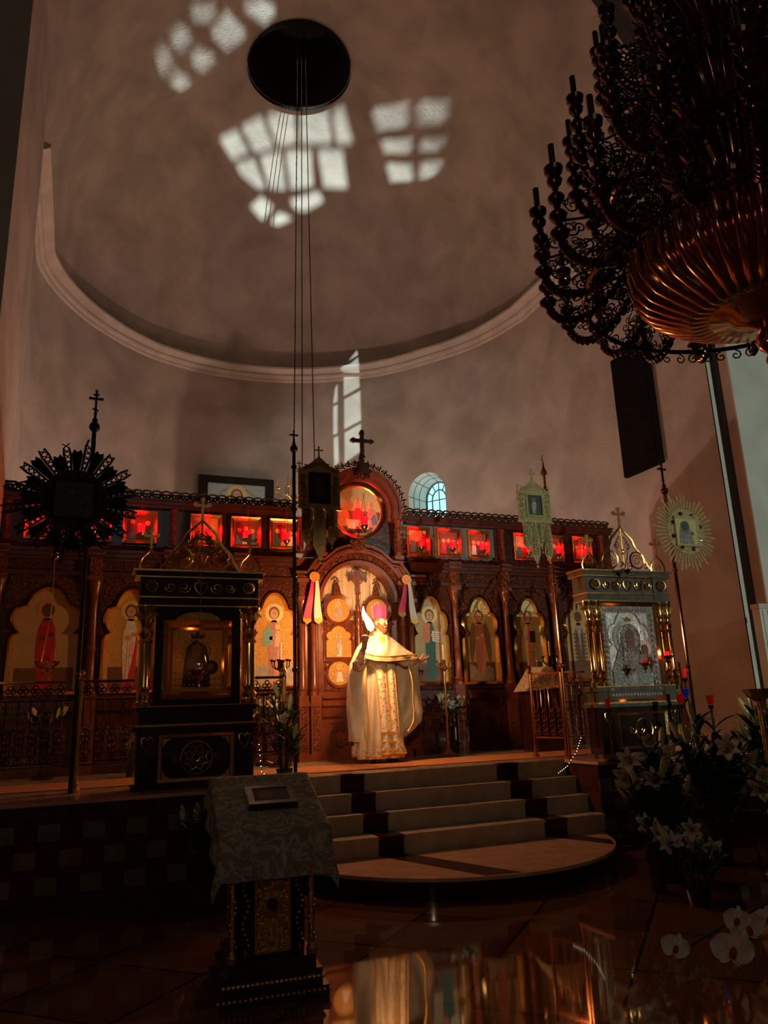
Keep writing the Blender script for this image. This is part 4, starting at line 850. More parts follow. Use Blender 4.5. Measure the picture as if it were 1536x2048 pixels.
a.prism([(-.09, 1.56), (.0, 1.56), (.01, 1.60), (-.02, 1.585), (-.045, 1.62), (-.07, 1.585), (-.10, 1.60)], y-.03, y, 'gold'); a.build('silver_cover', t)
a = mb(); a.prism([(-.11, 1.36), (-.09, 1.25), (-.045, 1.17), (.01, 1.25), (.03, 1.36), (.01, 1.44), (-.04, 1.47), (-.09, 1.44)], y-.036, y-.02, 'paint_skindark'); 
for s in (-1, 1): a.prism(circ(-.04+s*.03, 1.36, .009, 8, sz=.5), y-.038, y-.036, 'paint_black')
a.prism(rect(-.045, -.035, 1.28, 1.35), y-.038, y-.036, 'paint_brown'); a.prism(rect(-.06, -.02, 1.25, 1.257), y-.038, y-.036, 'paint_crimson'); a.build('face', t, label='dark brown painted face of the mother')
a = mb(); a.prism(circ(.155, 1.22, .045, 16, sz=1.4), y-.046, y-.02, 'paint_skindark')
for s in (-1, 1): a.prism(circ(.155+s*.016, 1.24, .005, 8, sz=.6), y-.048, y-.046, 'paint_black')
a.build('face', t, label='dark brown painted face of the child')
a = mb(); a.prism([(-.16, .93), (-.02, .96), (.0, 1.0), (-.12, 1.0)], y-.04, y-.02, 'paint_skindark'); a.build('hand', t, label='dark brown painted hand')
# lamps hanging before the shrines
def hanging_lamp(x, y, z, top, s, label, lit=False, col='brass', glass='red_glass', group='hanging brass lamps', back=7.42):
    t = thing('hanging_lamp', label, 'lamp', (x, y, z-.1*s), group)
    a = MB(); a.lathe([(.001, -.20*s), (.018*s, -.18*s), (.008*s, -.15*s), (.03*s, -.12*s), (.06*s, -.09*s), (.05*s, -.06*s), (.10*s, -.02*s), (.115*s, 0), (.105*s, .015*s), (.085*s, .0)], (x, y, z), col, 18)
    for k in range(8): A = k*pi/4; a.sph((x+.115*s*cos(A), y+.115*s*sin(A), z+.015*s), .012*s, col, 6)
    a.build('bowl', t); a = MB(); a.lathe([(.03*s, .0), (.045*s, .03*s), (.05*s, .09*s), (.045*s, .09*s), (.03*s, .02*s)], (x, y, z), glass, 12); a.build('glass_cup', t)
    a = MB()
    for k in range(3): A = k*2*pi/3; a.tube([(x+.11*s*cos(A), y+.11*s*sin(A), z+.01), (x+.02*s*cos(A), y+.02*s*sin(A), z+(top-z)*.35), (x, y, z+(top-z)*.36)], .0025, col, 4)
    a.tube([(x, y, z+(top-z)*.36), (x, y, top)], .0025, col, 4); a.sph((x, y, z+(top-z)*.36), .014*s, col, 6); a.build('chain', t)
    a = MB(); a.tube([(x, y-.01, top), (x, (y+back)/2, top+.015), (x, back, top)], .006, col, 5); a.tube([(x, back-.01, top), (x, back-.06, top-.05), (x, (y+back)/2, top+.005)], .004, col, 5); a.build('bracket', t)
    if lit: lamp('lamp_flame_light', 'POINT', (x, y, z+.12*s), .35, (1, .3, .12), .02)
    return t
hanging_lamp(-2.63, 7.18, 1.90, 2.80, .75, 'small brass lamp hanging before the icon of the left shrine', True, glass='clear_glass')
ZL = hanging_lamp(-3.99, 9.30, 2.12, 3.40, 1.05, 'wide brass lamp hanging before the red robed saint at far left', False, back=9.92)
a = MB(); a.sph((-3.99, 9.30, 3.34), .05, 'gold_smooth', 12); a.build('bauble', ZL)
hanging_lamp(2.78, 7.12, 1.98, 2.93, .62, 'red lamp hanging before the silver icon of the right shrine', True, glass='red_glow')
hanging_lamp(2.42, 7.10, 1.90, 2.93, .55, 'unlit red lamp hanging left of the lit one at the silver icon', False, glass='red_glow_dim')
a = MB()
for s in (-1, 1): a.tube(xz(spiral(2.42+s*.06, 3.06, .05, 1.3, pi/2, s, 12), 7.22), .006, 'dark_bronze', 4)
a.lathe([(.001, -.06), (.03, -.03), (.04, 0), (.02, .01)], (2.42, 7.22, 3.02), 'dark_bronze', 10); a.tube([(2.42, 7.22, 3.02), (2.42, 7.34, 3.04)], .008, 'dark_bronze', 5)
tag(a.build('lamp_bracket'), 'small dark scrolled bracket on the cornice of the right shrine', 'bracket')

# ------------------------------------------------------------------ processional sunburst icons on poles
def sunburst(cx, cz, px_, y, top, mat, label, dark):
    t = thing('processional_icon', label, 'processional icon', (px_, y, PZ), 'sunburst icons on poles'); N = 48 if not dark else 32
    a = MB()
    a.tube([(px_+(.0), y, PZ), (px_, y, top)], .022, 'iron_black' if dark else 'dark_bronze', 10)
    for z in (1.9, 3.15): a.lathe([(.022, -.03), (.036, 0), (.022, .03)], (px_, y, z), 'brass', 10)
    a.build('pole', t); a = MB(); a.sph((px_, y, top+.05), .055 if dark else .05, 'dark_bronze' if not dark else 'iron_black', 12); a.lathe([(.02, .09), (.03, .12), (.012, .16), (.018, .2), (.01, .22)], (px_, y, top), 'dark_bronze' if not dark else 'iron_black', 8)
    m_ = 'dark_bronze' if not dark else 'iron_black'; a.prism(cross_poly(px_, top+.18, .13, .28, .022, flare=1.4), y-.01, y+.01, m_)
    if dark: a.prism(rect(px_-.03, px_+.03, top+.395, top+.41), y-.01, y+.01, m_); a.prism([(px_-.03, top+.24), (px_+.03, top+.22), (px_+.03, top+.235), (px_-.03, top+.255)], y-.01, y+.01, m_)
    a.build('finial_cross', t)
    a = MB(); R1 = .29; yb = y-.05
    for k in range(N):
        A = 2*pi*k/N; rr = random.Random(k*3+1).uniform(.84, 1.03)*(.56 if not dark else (.62 if k % 2 else .58))
        if dark and k % 2:
            # pierced ray: two edges, a lattice, and a swallow tail end
            for s in (-1, 1):
                A2 = A+s*.045; a.tube(xz([(cx+R1*cos(A2), cz+R1*sin(A2)), (cx+(rr-.06)*cos(A+s*.07), cz+(rr-.06)*sin(A+s*.07)), (cx+rr*1.02*cos(A+s*.045), cz+rr*1.02*sin(A+s*.045))], yb), .010, mat, 4)
            for q in range(5):
                r_ = R1+.03+q*.055; 
                for s in (-1, 1): a.tube(xz([(cx+r_*cos(A-s*.06), cz+r_*sin(A-s*.06)), (cx+(r_+.05)*cos(A+s*.06), cz+(r_+.05)*sin(A+s*.06))], yb), .006, mat, 4)
            continue
        w0, w1 = (.012, .017) if not dark else (.026, .052)
        tx, tz = -sin(A), cos(A); p0 = (cx+R1*.9*cos(A), cz+R1*.9*sin(A)); p1 = (cx+(rr-.05)*cos(A), cz+(rr-.05)*sin(A)); p2 = (cx+rr*cos(A), cz+rr*sin(A))
        vs = [(p0[0]+tx*w0, yb, p0[1]+tz*w0), (p0[0], yb-.018, p0[1]), (p0[0]-tx*w0, yb, p0[1]-tz*w0), (p1[0]+tx*w1, yb, p1[1]+tz*w1), (p1[0], yb-.018, p1[1]), (p1[0]-tx*w1, yb, p1[1]-tz*w1), (p2[0]+tx*w1*.6, yb, p2[1]+tz*w1*.6), (p2[0]-cos(A)*.03, yb-.01, p2[1]-sin(A)*.03), (p2[0]-tx*w1*.6, yb, p2[1]-tz*w1*.6)]
        vs2 = [(x, yb+.006, z) for x, _, z in vs]
        a.add(vs+vs2, [(0, 1, 4, 3), (1, 2, 5, 4), (3, 4, 7, 6), (4, 5, 8, 7), (9, 12, 13, 10), (10, 13, 14, 11), (12, 15, 16, 13), (13, 16, 17, 14), (0, 3, 12, 9), (3, 6, 15, 12), (2, 11, 14, 5), (5, 14, 17, 8), (6, 7, 16, 15), (7, 8, 17, 16)], mat)
    a.build('rays', t, smooth=False)
    a = MB(); a.ring(circ(cx, cz, .31, 40), circ(cx, cz, .16, 40), yb-.02, yb+.01, mat, yi=yb-.035)
    for k in range(8):
        A = k*pi/4+.3; a.sph((cx+.25*cos(A), yb-.035, cz+.25*sin(A)), .032, 'jewel', 8); a.tube([(cx+.25*cos(A)+.04*cos(b*pi/5), yb-.03, cz+.25*sin(A)+.04*sin(b*pi/5)) for b in range(10)], .009, mat, 5, closed=True)
        B = A+pi/8; a.tube(xz(spiral(cx+.25*cos(B), cz+.25*sin(B), .035, 1.3, B, 1, 10), yb-.03), .007, mat, 4)
    a.build('wreath', t); a = MB(); o = rect(cx-.21, cx+.21, cz-.21, cz+.21); a.ring(o, inset(o, .035), yb-.06, yb, mat, yi=yb-.04)
    a.box(cx-.18, cx+.18, yb-.035, yb, cz-.18, cz+.18, 'icon_gold_pale' if not dark else 'paint_dark')
    a.prism([(cx-.15, cz-.17), (cx+.10, cz-.17), (cx+.06, cz+.02), (cx-.01, cz+.12), (cx-.08, cz+.12), (cx-.13, cz)], yb-.045, yb-.035, 'paint_dark' if dark else 'silver_embossed'); a.prism(circ(cx-.03, cz+.07, .07, 16), yb-.05, yb-.035, 'paint_green' if not dark else 'paint_black'); a.prism(circ(cx-.03, cz+.06, .035, 14, sz=1.2), yb-.055, yb-.035, 'paint_skindark')
    a.prism(circ(cx+.07, cz-.03, .045, 14), yb-.05, yb-.035, 'old_gold' if not dark else 'paint_black'); a.prism(circ(cx+.07, cz-.03, .025, 12), yb-.055, yb-.035, 'paint_skindark')
    a.build('icon_panel', t); a = MB(); a.tube([(px_, y, cz), (cx, yb+.02, cz)], .015, m_, 6); a.build('bracket', t)
sunburst(-3.80, 3.58, -3.66, 7.72, 4.33, 'iron_black', 'black silhouetted sunburst icon with pierced rays on a pole at the left', True)  # black colours put the backlit silhouette of this icon into its materials
sunburst(3.85, 3.67, 3.64, 7.72, 4.20, 'old_gold', 'gold sunburst icon on a dark pole beside the right shrine', False)

# ------------------------------------------------------------------ banners
def banner(px_, y, top, cx, zt, zb, mat, label, dark, tails):
    t = thing('church_banner', label, 'banner', (px_, y, PZ), 'banners on poles at the steps'); m_ = 'iron_black' if dark else 'copper'
    a = MB(); a.tube([(px_, y, PZ), (px_, y, top)], .019 if dark else .015, m_, 10)
    for z in (1.92, 2.9, 3.62, 4.1): a.lathe([(.016, -.03), (.032, -.008), (.032, .008), (.016, .03)], (px_, y, z), m_, 10)
    a.build('pole', t); a = MB(); a.lathe([(.014, 0), (.04, .02), (.045, .05), (.02, .09), (.012, .14), (.004, .22)], (px_, y, top), m_, 10)
    if dark: a.prism(cross_poly(px_, top+.10, .09, .16, .016), y-.008, y+.008, m_)
    else: a.tube([(px_-.02, y, top+.2), (px_, y, top+.27)], .006, m_, 5)
    a.build('finial', t)
    hw = .235; yb = y-.05; a = MB()
    a.ring([(cx-hw, zb), (cx+hw, zb), (cx+hw, zt-.09), (cx+hw*.5, zt-.03), (cx, zt+.07), (cx-hw*.5, zt-.03), (cx-hw, zt-.09)], [(cx-.12, zb+.07), (cx+.12, zb+.07), (cx+.12, zt-.14), (cx+.08, zt-.13), (cx, zt-.13), (cx-.08, zt-.13), (cx-.12, zt-.14)], yb-.01, yb+.01, mat)
    rr = random.Random(5)
    for s in (-1, 1):
        for k in range(5): a.tube(xz(spiral(cx+s*.185, zb+.06+k*.07, .038, 1.5, k, s, 12), yb-.016), .007, mat, 4)
        for k in range(3): a.tube(xz(spiral(cx+s*(.04+k*.06), zt-.02-k*.025, .034, 1.3, k, s, 10), yb-.014), .007, mat, 4)
    a.tube([(cx-hw-.02, yb-.01, zb), (cx+hw+.02, yb-.01, zb)], .014, mat, 6); a.tube([(cx-hw, yb-.01, zb+.04), (cx+hw, yb-.01, zb+.04)], .008, mat, 6)
    a.build('banner_frame', t); a = MB(); a.prism(cross_poly(cx, zt+.06, .09, .13, .016), yb-.008, yb+.008, mat)
    for s in (-1, 1): a.prism(cross_poly(cx+s*hw*.95, zt-.08, .05, .08, .010), yb-.006, yb+.006, mat)
    a.build('crosses', t)
    a = MB(); a.box(cx-.125, cx+.125, yb-.005, yb+.005, zb+.06, zt-.12, 'paint_dark' if not dark else 'paint_black'); a.ring(rect(cx-.125, cx+.125, zb+.06, zt-.12), rect(cx-.10, cx+.10, zb+.085, zt-.145), yb-.025, yb, mat if not dark else 'paint_black'); saint(a, cx, zb+.09, .14, zt-zb-.26, yb-.006, 'paint_grey' if not dark else 'paint_dark', 'paint_green' if not dark else 'paint_dark', halo='old_gold' if not dark else 'paint_dark', skin='paint_skindark'); a.build('painting', t)
    for (u0, u1, zl, tip, mt) in tails:
        a = MB(); N = 10; rows = []
        for j in range(N+1):
            q = j/N; z = zb+(zl-zb)*q; rows.append([(cx+u0+(u1-u0)*i/4+.012*q*sin(i+u0*30), yb-.012*sin(i*1.3+q*5), z) for i in range(5)])
        a.grid(rows, mt); a.add([rows[-1][0], rows[-1][4], (cx+(u0+u1)/2, yb, tip)], [(0, 1, 2)], mt)
        rows2 = [[(x, y_+.012, z) for x, y_, z in r] for r in rows]; a.grid(rows2, mt)
        for z in (0, .33, .66):
            for i in range(3): a.tube(xz(spiral(cx+(u0+u1)/2, zb+(zl-zb)*(z+.1*i)-.03, (u1-u0)*.35, 1.4, i*2, 1 if i % 2 else -1, 10), yb-.02), .006, mt, 4)
        a.sph((cx+(u0+u1)/2, yb, tip-.015), .016, mt, 6); a.build('pendant_strip', t)
banner(-1.60, 7.62, 4.27, -1.33, 4.16, 3.63, 'gold_dark', 'dark filigree banner with a pale scrolled strip on a black pole left of the steps', True, [(-.20, -.07, 3.30, 3.20, 'gold_dark'), (-.06, .06, 3.22, 3.05, 'old_gold'), (.07, .20, 3.32, 3.22, 'gold_dark')])
banner(1.64, 7.62, 4.27, 1.42, 4.12, 3.64, 'old_gold', 'pale gold brocade banner with hanging tassels on a thin copper pole right of the steps', False, [(-.19, -.07, 3.36, 3.26, 'old_gold'), (-.07, .03, 3.24, 3.10, 'old_gold'), (.03, .11, 3.40, 3.28, 'old_gold'), (.11, .21, 3.24, 3.16, 'old_gold')])

# ------------------------------------------------------------------ railings
def rail_panel(t, p0, p1, zt, zb, mt):
    a = MB(); p0 = Vector((*p0, 0)); p1 = Vector((*p1, 0)); L = (p1-p0).length; u = (p1-p0)/L
    q = lambda s, z: (p0.x+u.x*s, p0.y+u.y*s, z)
    a.tube([q(0, zt), q(L, zt)], .014, mt, 6); a.tube([q(0, zb), q(L, zb)], .011, mt, 6); a.tube([q(0, zt-.16), q(L, zt-.16)], .006, mt, 5)
    n = max(2, round(L/.11)); d = L/n
    for i in range(n):
        c = d*(i+.5)
        for k in range(4): A = k*pi/2; a.tube([q(c+.022*cos(A)+.022*cos(b*pi/4), zt-.08+.022*sin(A)*1.3+.022*sin(b*pi/4)) for b in range(8)], .0055, mt, 4, closed=True)
        a.tube([q(c-d*.28, zt-.16), q(c-d*.28, zt-.40), q(c, zt-.46), q(c+d*.28, zt-.40), q(c+d*.28, zt-.16)], .006, mt, 5)
        for z in (zt-.50, zb+.14):
            for s in (-1, 1): a.tube([q(c+s*x, z+zz) for x, zz in [(0, -.06), (.03, -.04), (.038, -.01), (.02, .01), (.0, .0), (.02, -.01), (.036, .03), (.02, .06), (0, .07)]], .0055, mt, 4)
        a.tube([q(c, zt-.46), q(c, zb)], .006, mt, 5)
        for b_ in (-1, 1): a.tube([q(c+b_*(.018+.018*cos(g*pi/4)), zb+.05+.02*sin(g*pi/4)) for g in range(8)], .005, mt, 4, closed=True)
    a.build('rail_panel', t)
def rail_post(t, x, y, zt, mt, foot=None):
    a = MB(); a.tube([(x, y, PZ), (x, y, zt)], .020, mt, 10); a.lathe([(.040, 0), (.045, .02), (.024, .05), (.028, .07), (.02, .09)], (x, y, PZ), mt, 12); a.lathe([(.022, -.02), (.030, 0), (.014, .02), (.026, .05), (.018, .075), (.004, .09)], (x, y, zt), mt, 10)
    a.build('post', t)
for s, lab, mt, mt2 in ((-1, 'dark brass altar railing with quatrefoil top left of the steps', 'gold_dark', 'dark_bronze'), (1, 'copper lit brass altar railing with scroll bars right of the steps', 'copper', 'brass')):  # copper tone puts the orange light on the right rail into its colour
    t = thing('altar_railing', lab, 'railing', (s*1.6, 7.7, PZ), 'altar railings')
    A_ = (s*1.56, 8.20) if s > 0 else (-1.60, 8.05); B_ = (1.70, 7.76) if s > 0 else (-1.70, 7.68); C_ = (s*2.05, B_[1]); E_ = (s*3.15, B_[1]+.1); G_ = (s*3.62, B_[1]+.1)
    for p in (A_, B_, G_): rail_post(t, *p, 1.87, mt)
    rail_panel(t, A_, B_, 1.85, 1.10, mt); rail_panel(t, B_, C_, 1.85, 1.10, mt2); rail_panel(t, E_, G_, 1.85, 1.10, mt2)
    if s < 0: rail_panel(t, (-3.75, 7.8), (-4.8, 7.8), 1.85, 1.10, mt2)

# ------------------------------------------------------------------ priest
PR = thing('person', 'bearded person in cream and gold vestments and a tall pink hat raising a burning torch', 'person', (-.16, 8.92, PZ))
sk_v = []; sk_e = []; sk_r = []
def sv(p, r, par=None):
    sk_v.append(Vector(p)); sk_r.append(r)
    if par is not None: sk_e.append((par, len(sk_v)-1))
    return len(sk_v)-1
pel = sv((-.16, 8.98, 1.86), .14); w1 = sv((-.16, 8.98, 2.02), .13, pel); ch = sv((-.15, 8.98, 2.18), .14, w1); nb = sv((-.13, 8.98, 2.32), .075, ch); nk = sv((-.12, 8.97, 2.40), .055, nb); hd = sv((-.11, 8.965, 2.50), .06, nk)
for s in (-1, 1):
    h = sv((-.16+s*.10, 8.98, 1.80), .10, pel); k = sv((-.17+s*.12, 8.95, 1.40), .065, h); a_ = sv((-.17+s*.13, 8.99, .98), .042, k); sv((-.17+s*.14, 8.90, .91), .035, a_)
def finger(root, par, pts, r0=.0105, r1=.0075):
    p = par
    for i, q in enumerate(pts): p = sv(q, r0+(r1-r0)*i/(len(pts)-1), p)
# raised right arm
sh = sv((-.32, 8.97, 2.27), .062, ch); el = sv((-.49, 8.80, 2.02), .048, sh); HAND0 = len(sk_v); HS = Vector((-.095, -.275, -.025)); wr = sv((-.435, 8.74, 2.24), .027, el); hp = sv((-.425, 8.735, 2.30), .034, wr); hk = sv((-.420, 8.735, 2.335), .030, hp)
for i, zf in enumerate((2.365, 2.345, 2.325, 2.305)):
    c = Vector((-.412, 8.715, zf)); R = .030
    finger(None, hk if i < 2 else hp, [c+Vector((-.038, .022, 0)), c+Vector((-.034, -.020, .004)), c+Vector((-.006, -.032, .006)), c+Vector((.014, -.014, .002))])
finger(None, hp, [Vector((-.40, 8.735, 2.32)), Vector((-.385, 8.72, 2.345)), Vector((-.395, 8.695, 2.362))], .012, .009)
for i_ in range(HAND0, len(sk_v)): sk_v[i_] += HS
# extended left arm, palm up with spread fingers
sh = sv((.04, 8.97, 2.27), .062, ch); el = sv((.17, 8.93, 2.08), .046, sh); wr = sv((.345, 8.90, 2.075), .026, el); hp = sv((.385, 8.90, 2.08), .032, wr); hk = sv((.415, 8.90, 2.09), .034, hp)
for i, (dy, dz, L) in enumerate(((-.032, .012, .075), (-.012, .002, .083), (.010, -.004, .078), (.030, -.006, .062))):
    b_ = Vector((.425, 8.90+dy, 2.095+dz*.6)); finger(None, hk, [b_, b_+Vector((L*.42, dy*.2, .004-.3*i*.01)), b_+Vector((L*.76, dy*.35, .014)), b_+Vector((L*.95, dy*.4, .034))])
finger(None, hp, [Vector((.395, 8.875, 2.105)), Vector((.412, 8.862, 2.135)), Vector((.428, 8.858, 2.165))], .0125, .009)
body = MB()
for v, r in zip(sk_v, sk_r): body.sph(v, r, 'skin', 12)
for i, j in sk_e:
    n_ = 4; body.tube([sk_v[i].lerp(sk_v[j], k/n_) for k in range(n_+1)], [sk_r[i]+(sk_r[j]-sk_r[i])*k/n_ for k in range(n_+1)], 'skin', 12)
for y_ in (-.02, 0, .02): body.tube([(-.30, 8.98+y_, 2.26), (.02, 8.98+y_, 2.26)], .07, 'skin', 12)
FD = Vector((.42, -.907, -.03)).normalized(); SD = Vector((-FD.y, FD.x, 0)).normalized()*-1; UD = SD.cross(FD)*-1
if UD.z < 0: UD = -UD
HC = Vector((-.11, 8.955, 2.555))
def hp_(f, s, u): return HC+FD*f+SD*s+UD*u
def ell(mb, f, s, u, rf, rs, ru, mat, n=14):
    o = len(mb.v); c = hp_(f, s, u); m = n//2+1; vs = []; fs = []
    for i in range(m+1):
        for k in range(n):
            A = 2*pi*k/n; B = pi*i/m; vs.append(c+FD*(rf*sin(B)*cos(A))+SD*(rs*sin(B)*sin(A))+UD*(-ru*cos(B)))
    for i in range(m):
        for k in range(n): fs.append((i*n+k, i*n+(k+1) % n, (i+1)*n+(k+1) % n, (i+1)*n+k))
    mb.add(vs, fs, mat)
for q in ((-.012, 0, .03, .098, .076, .095), (.030, 0, -.045, .058, .052, .065), (.052, 0, -.085, .028, .030, .026), (.080, 0, .042, .018, .050, .016), (.068, .034, -.012, .022, .024, .024), (.068, -.034, -.012, .022, .024, .024),
          (.100, 0, .012, .014, .010, .028), (.108, 0, -.008, .016, .013, .012), (.098, .010, -.012, .010, .009, .008), (.098, -.010, -.012, .010, .009, .008), (-.005, .078, .0, .020, .010, .032), (-.005, -.078, .0, .020, .010, .032), (.082, 0, -.045, .018, .028, .012)): ell(body, *q, 'skin')
bo = body.build('body', PR, angle=180); rm = bo.modifiers.new('r', 'REMESH'); rm.mode = 'VOXEL'; rm.voxel_size = .0045; rm.use_smooth_shade = True; sm = bo.modifiers.new('sm', 'SMOOTH'); sm.iterations = 3; sm.factor = .5
for s in (-1, 1):
    e = MB(); ell(e, .078, s*.030, .018, .013, .015, .011, 'eye_white', 12); ell(e, .090, s*.030+.006, .018, .004, .006, .006, 'eye_dark', 8); e.build('eye', PR)
    e = MB(); e.tube([hp_(.095, s*.012, .040), hp_(.098, s*.03, .046), hp_(.084, s*.052, .038)], [.005, .006, .003], 'hair', 6); e.build('eyebrow', PR)
e = MB(); e.tube([hp_(.092, -.024, -.048), hp_(.103, -.01, -.046), hp_(.103, .01, -.046), hp_(.092, .024, -.048)], [.002, .006, .006, .002], 'lip', 6); e.build('mouth', PR)
e = MB()
for q in ((.062, 0, -.088, .048, .052, .042), (.050, 0, -.118, .036, .040, .040), (.045, .048, -.060, .040, .020, .042), (.045, -.048, -.060, .040, .020, .042), (.088, .018, -.034, .014, .020, .009), (.088, -.018, -.034, .014, .020, .009), (.020, .066, -.030, .026, .012, .045), (.020, -.066, -.030, .026, .012, .045)): ell(e, *q, 'hair')
bd = e.build('beard', PR, angle=180); rm = bd.modifiers.new('r', 'REMESH'); rm.mode = 'VOXEL'; rm.voxel_size = .006; rm.use_smooth_shade = True
e = MB()
for q in ((-.045, 0, .02, .075, .080, .085), (-.050, 0, -.045, .055, .066, .055), (-.008, .070, .042, .045, .012, .030), (-.008, -.070, .042, .045, .012, .030)): ell(e, *q, 'hair')
e.build('hair', PR, angle=180)
e = MB(); hc = hp_(-.012, 0, .055); rows = []
for z, r in ((0, .088), (.01, .092), (.10, .098), (.165, .105), (.172, .100), (.172, .06), (.172, .002)): rows.append([hc+FD*(r*1.05*cos(2*pi*k/28))+SD*(r*.98*sin(2*pi*k/28))+(UD-FD*.04)*z for k in range(28)])
e.grid(rows, 'hat_pink', closed=True); e.build('hat', PR, angle=50)
# long under robe with folds
def interp(tab, z):
    for (a, va), (b, vb) in zip(tab, tab[1:]):
        if (a-z)*(b-z) <= 0:
            t = (z-a)/(b-a) if b != a else 0
            return va+(vb-va)*t
    return tab[0][1] if abs(z-tab[0][0]) < abs(z-tab[-1][0]) else tab[-1][1]
L_ = [(2.30, -.30), (2.13, -.345), (2.02, -.335), (1.71, -.385), (1.38, -.435), (.955, -.495)]; R2 = [(2.30, .0), (2.13, .005), (2.02, .0), (1.59, .085), (1.24, .115), (.955, .12)]
e = MB(); rows = []; NK = 120
for j in range(41):
    z = .945+(2.30-.945)*j/40; xl, xr = interp(L_, z), interp(R2, z); cx, a_ = (xl+xr)/2, (xr-xl)/2; b_ = .15+.10*max(0, (2.0-z)); fd = .022*min(1, max(0, (2.05-z)*2.0))
    rows.append([(cx+(a_+fd*sin(11*A+.6+.4*sin(3*A)))*cos(A), 8.98+(b_+fd*1.2*sin(11*A+.6+.4*sin(3*A)))*sin(A), z-.02*(sin(A) < -.2)*(z < .98)) for A in [2*pi*k/NK for k in range(NK)]])
e.grid(rows, 'satin', closed=True); e.build('robe', PR, angle=180)
e = MB(); rows = []     # gold embroidered hem
for z in (.942, .97): 
    xl, xr = interp(L_, z), interp(R2, z); cx, a_ = (xl+xr)/2, (xr-xl)/2; b_ = .15+.10*(2.0-z); fd = .022
    rows.append([(cx+(a_+.006+fd*sin(11*A+.6+.4*sin(3*A)))*cos(A), 8.98+(b_+.006+fd*1.2*sin(11*A+.6+.4*sin(3*A)))*sin(A), z-.02*(sin(A) < -.2)*(z < .98)) for A in [2*pi*k/NK for k in range(NK)]])
e.grid(rows, 'gold_ribbon', closed=True); rows = [[(x, y, z_+d) for (x, y, z_) in rows[1]] for d in (0, .10)]; e.grid([[((x+.175)*1.004-.175, (y-8.98)*1.004+8.98, z_) for x, y, z_ in r] for r in rows], 'brocade', closed=True); e.build('hem_band', PR, angle=180)
def strip(name, tab_l, tab_r, mat, dy=0, z0=.975, z1=2.03, n=26, edge=None, label=None):
    e = MB(); rows = []
    for j in range(n+1):
        z = z0+(z1-z0)*j/n; xl, xr = interp(tab_l, z), interp(tab_r, z); b_ = .15+.10*max(0, 2.0-z)
        rows.append([(xl+(xr-xl)*i/6, 8.98-(b_+.028)+.012*cos(i*1.05)-dy, z) for i in range(7)])
    e.grid(rows, mat)
    if edge:
        for i in (0, 6): e.tube([(r[i][0], r[i][1]-.003, r[i][2]) for r in rows], .007, edge, 5)
        e.tube([(r[0]-.0, r[1]-.003, r[2]) for r in rows[0]], .010, edge, 5)
    return e.build(name, PR, angle=180, label=label)
strip('stole', [(2.03, -.255), (1.19, -.235), (.96, -.265)], [(2.03, -.125), (1.19, -.115), (.96, -.100)], 'brocade', edge='gold_ribbon', label='embroidered stole band with gold edges')
strip('stole', [(2.03, -.105), (1.19, -.105), (.96, -.085)], [(2.03, -.005), (1.19, .0), (.96, .075)], 'brocade', dy=.004, edge='gold_ribbon', label='second embroidered stole band with gold edges')
e = MB()
for z0, z1 in ((1.19, 1.23), (.975, 1.02), (1.10, 1.12)): e.box(-.25, .0+.02*(z0 < 1), 8.98-.285+(z0-1)*.09-.0, 8.98-.26+(z0-1)*.09, z0, z1, 'gold_ribbon')
e.build('stole_fringe', PR)
e = MB(); rows = []
for z, g in ((2.01, .0), (2.02, .012), (2.07, .016), (2.12, .012), (2.13, 0)):
    xl, xr = interp(L_, z), interp(R2, z); cx, a_ = (xl+xr)/2, (xr-xl)/2; rows.append([(cx+(a_+g)*cos(A), 8.98+(.15+g)*sin(A), z) for A in [2*pi*k/40 for k in range(40)]])
e.grid(rows, 'satin_border', closed=True); rows2 = [[(x*1.0, y, 2.005+.012*i) for x, y, _ in rows[1]] for i in range(2)]; e.grid([[((x+.17)*1.02-.17, (y-8.98)*1.03+8.98, z) for x, y, z in r] for r in rows2], 'gold_ribbon', closed=True); e.build('belt', PR, angle=60)
# cape: back part hanging from the shoulders to the calves
OL = [(2.42, -.20), (2.36, -.32), (2.26, -.42), (2.03, -.53), (1.87, -.56), (1.55, -.575), (1.23, -.555), (1.10, -.52)]; OR = [(2.42, -.03), (2.36, .07), (2.26, .20), (2.16, .33), (2.02, .385), (1.86, .40), (1.66, .415), (1.46, .44), (1.34, .40), (1.24, .29), (1.16, .17)]
e = MB(); rows = []; NU = 72; NJ = 44
for j in range(NJ+1):
    v = j/NJ; row = []
    for k in range(NU+1):
        u = k/NU; A = radians(232-284*u)          # from front left round the back to front right
        zb = 1.11+.03*sin(u*9)+(.10*max(0, (u-.80)/.2)**2)
        z = 2.40+(zb-2.40)*v
        xl, xr = interp(OL, z), interp(OR, z); cx, a_ = (xl+xr)/2, (xr-xl)/2; b_ = .10+.12*min(1, v*2.2)+.03*v; fo = (.006+.022*v)*sin(u*26+2.2*sin(v*5+u*4))+.012*v*sin(u*61+v*9)
        row.append((cx+(a_+(0 if abs(cos(A)) > .96 else fo))*cos(A), 8.99+(b_+fo)*sin(A)+.02, z))
    rows.append(row)
e.grid(rows, 'satin'); cp_ = e.build('cape_back', PR, angle=180); sd = cp_.modifiers.new('t', 'SOLIDIFY'); sd.thickness = .006
e = MB()
for c_ in (0, NU): e.tube([rows[j][c_] for j in range(0, NJ+1)], .010, 'gold_ribbon', 5)
e.tube(rows[NJ], .009, 'gold_ribbon', 5); e.build('cape_trim', PR)
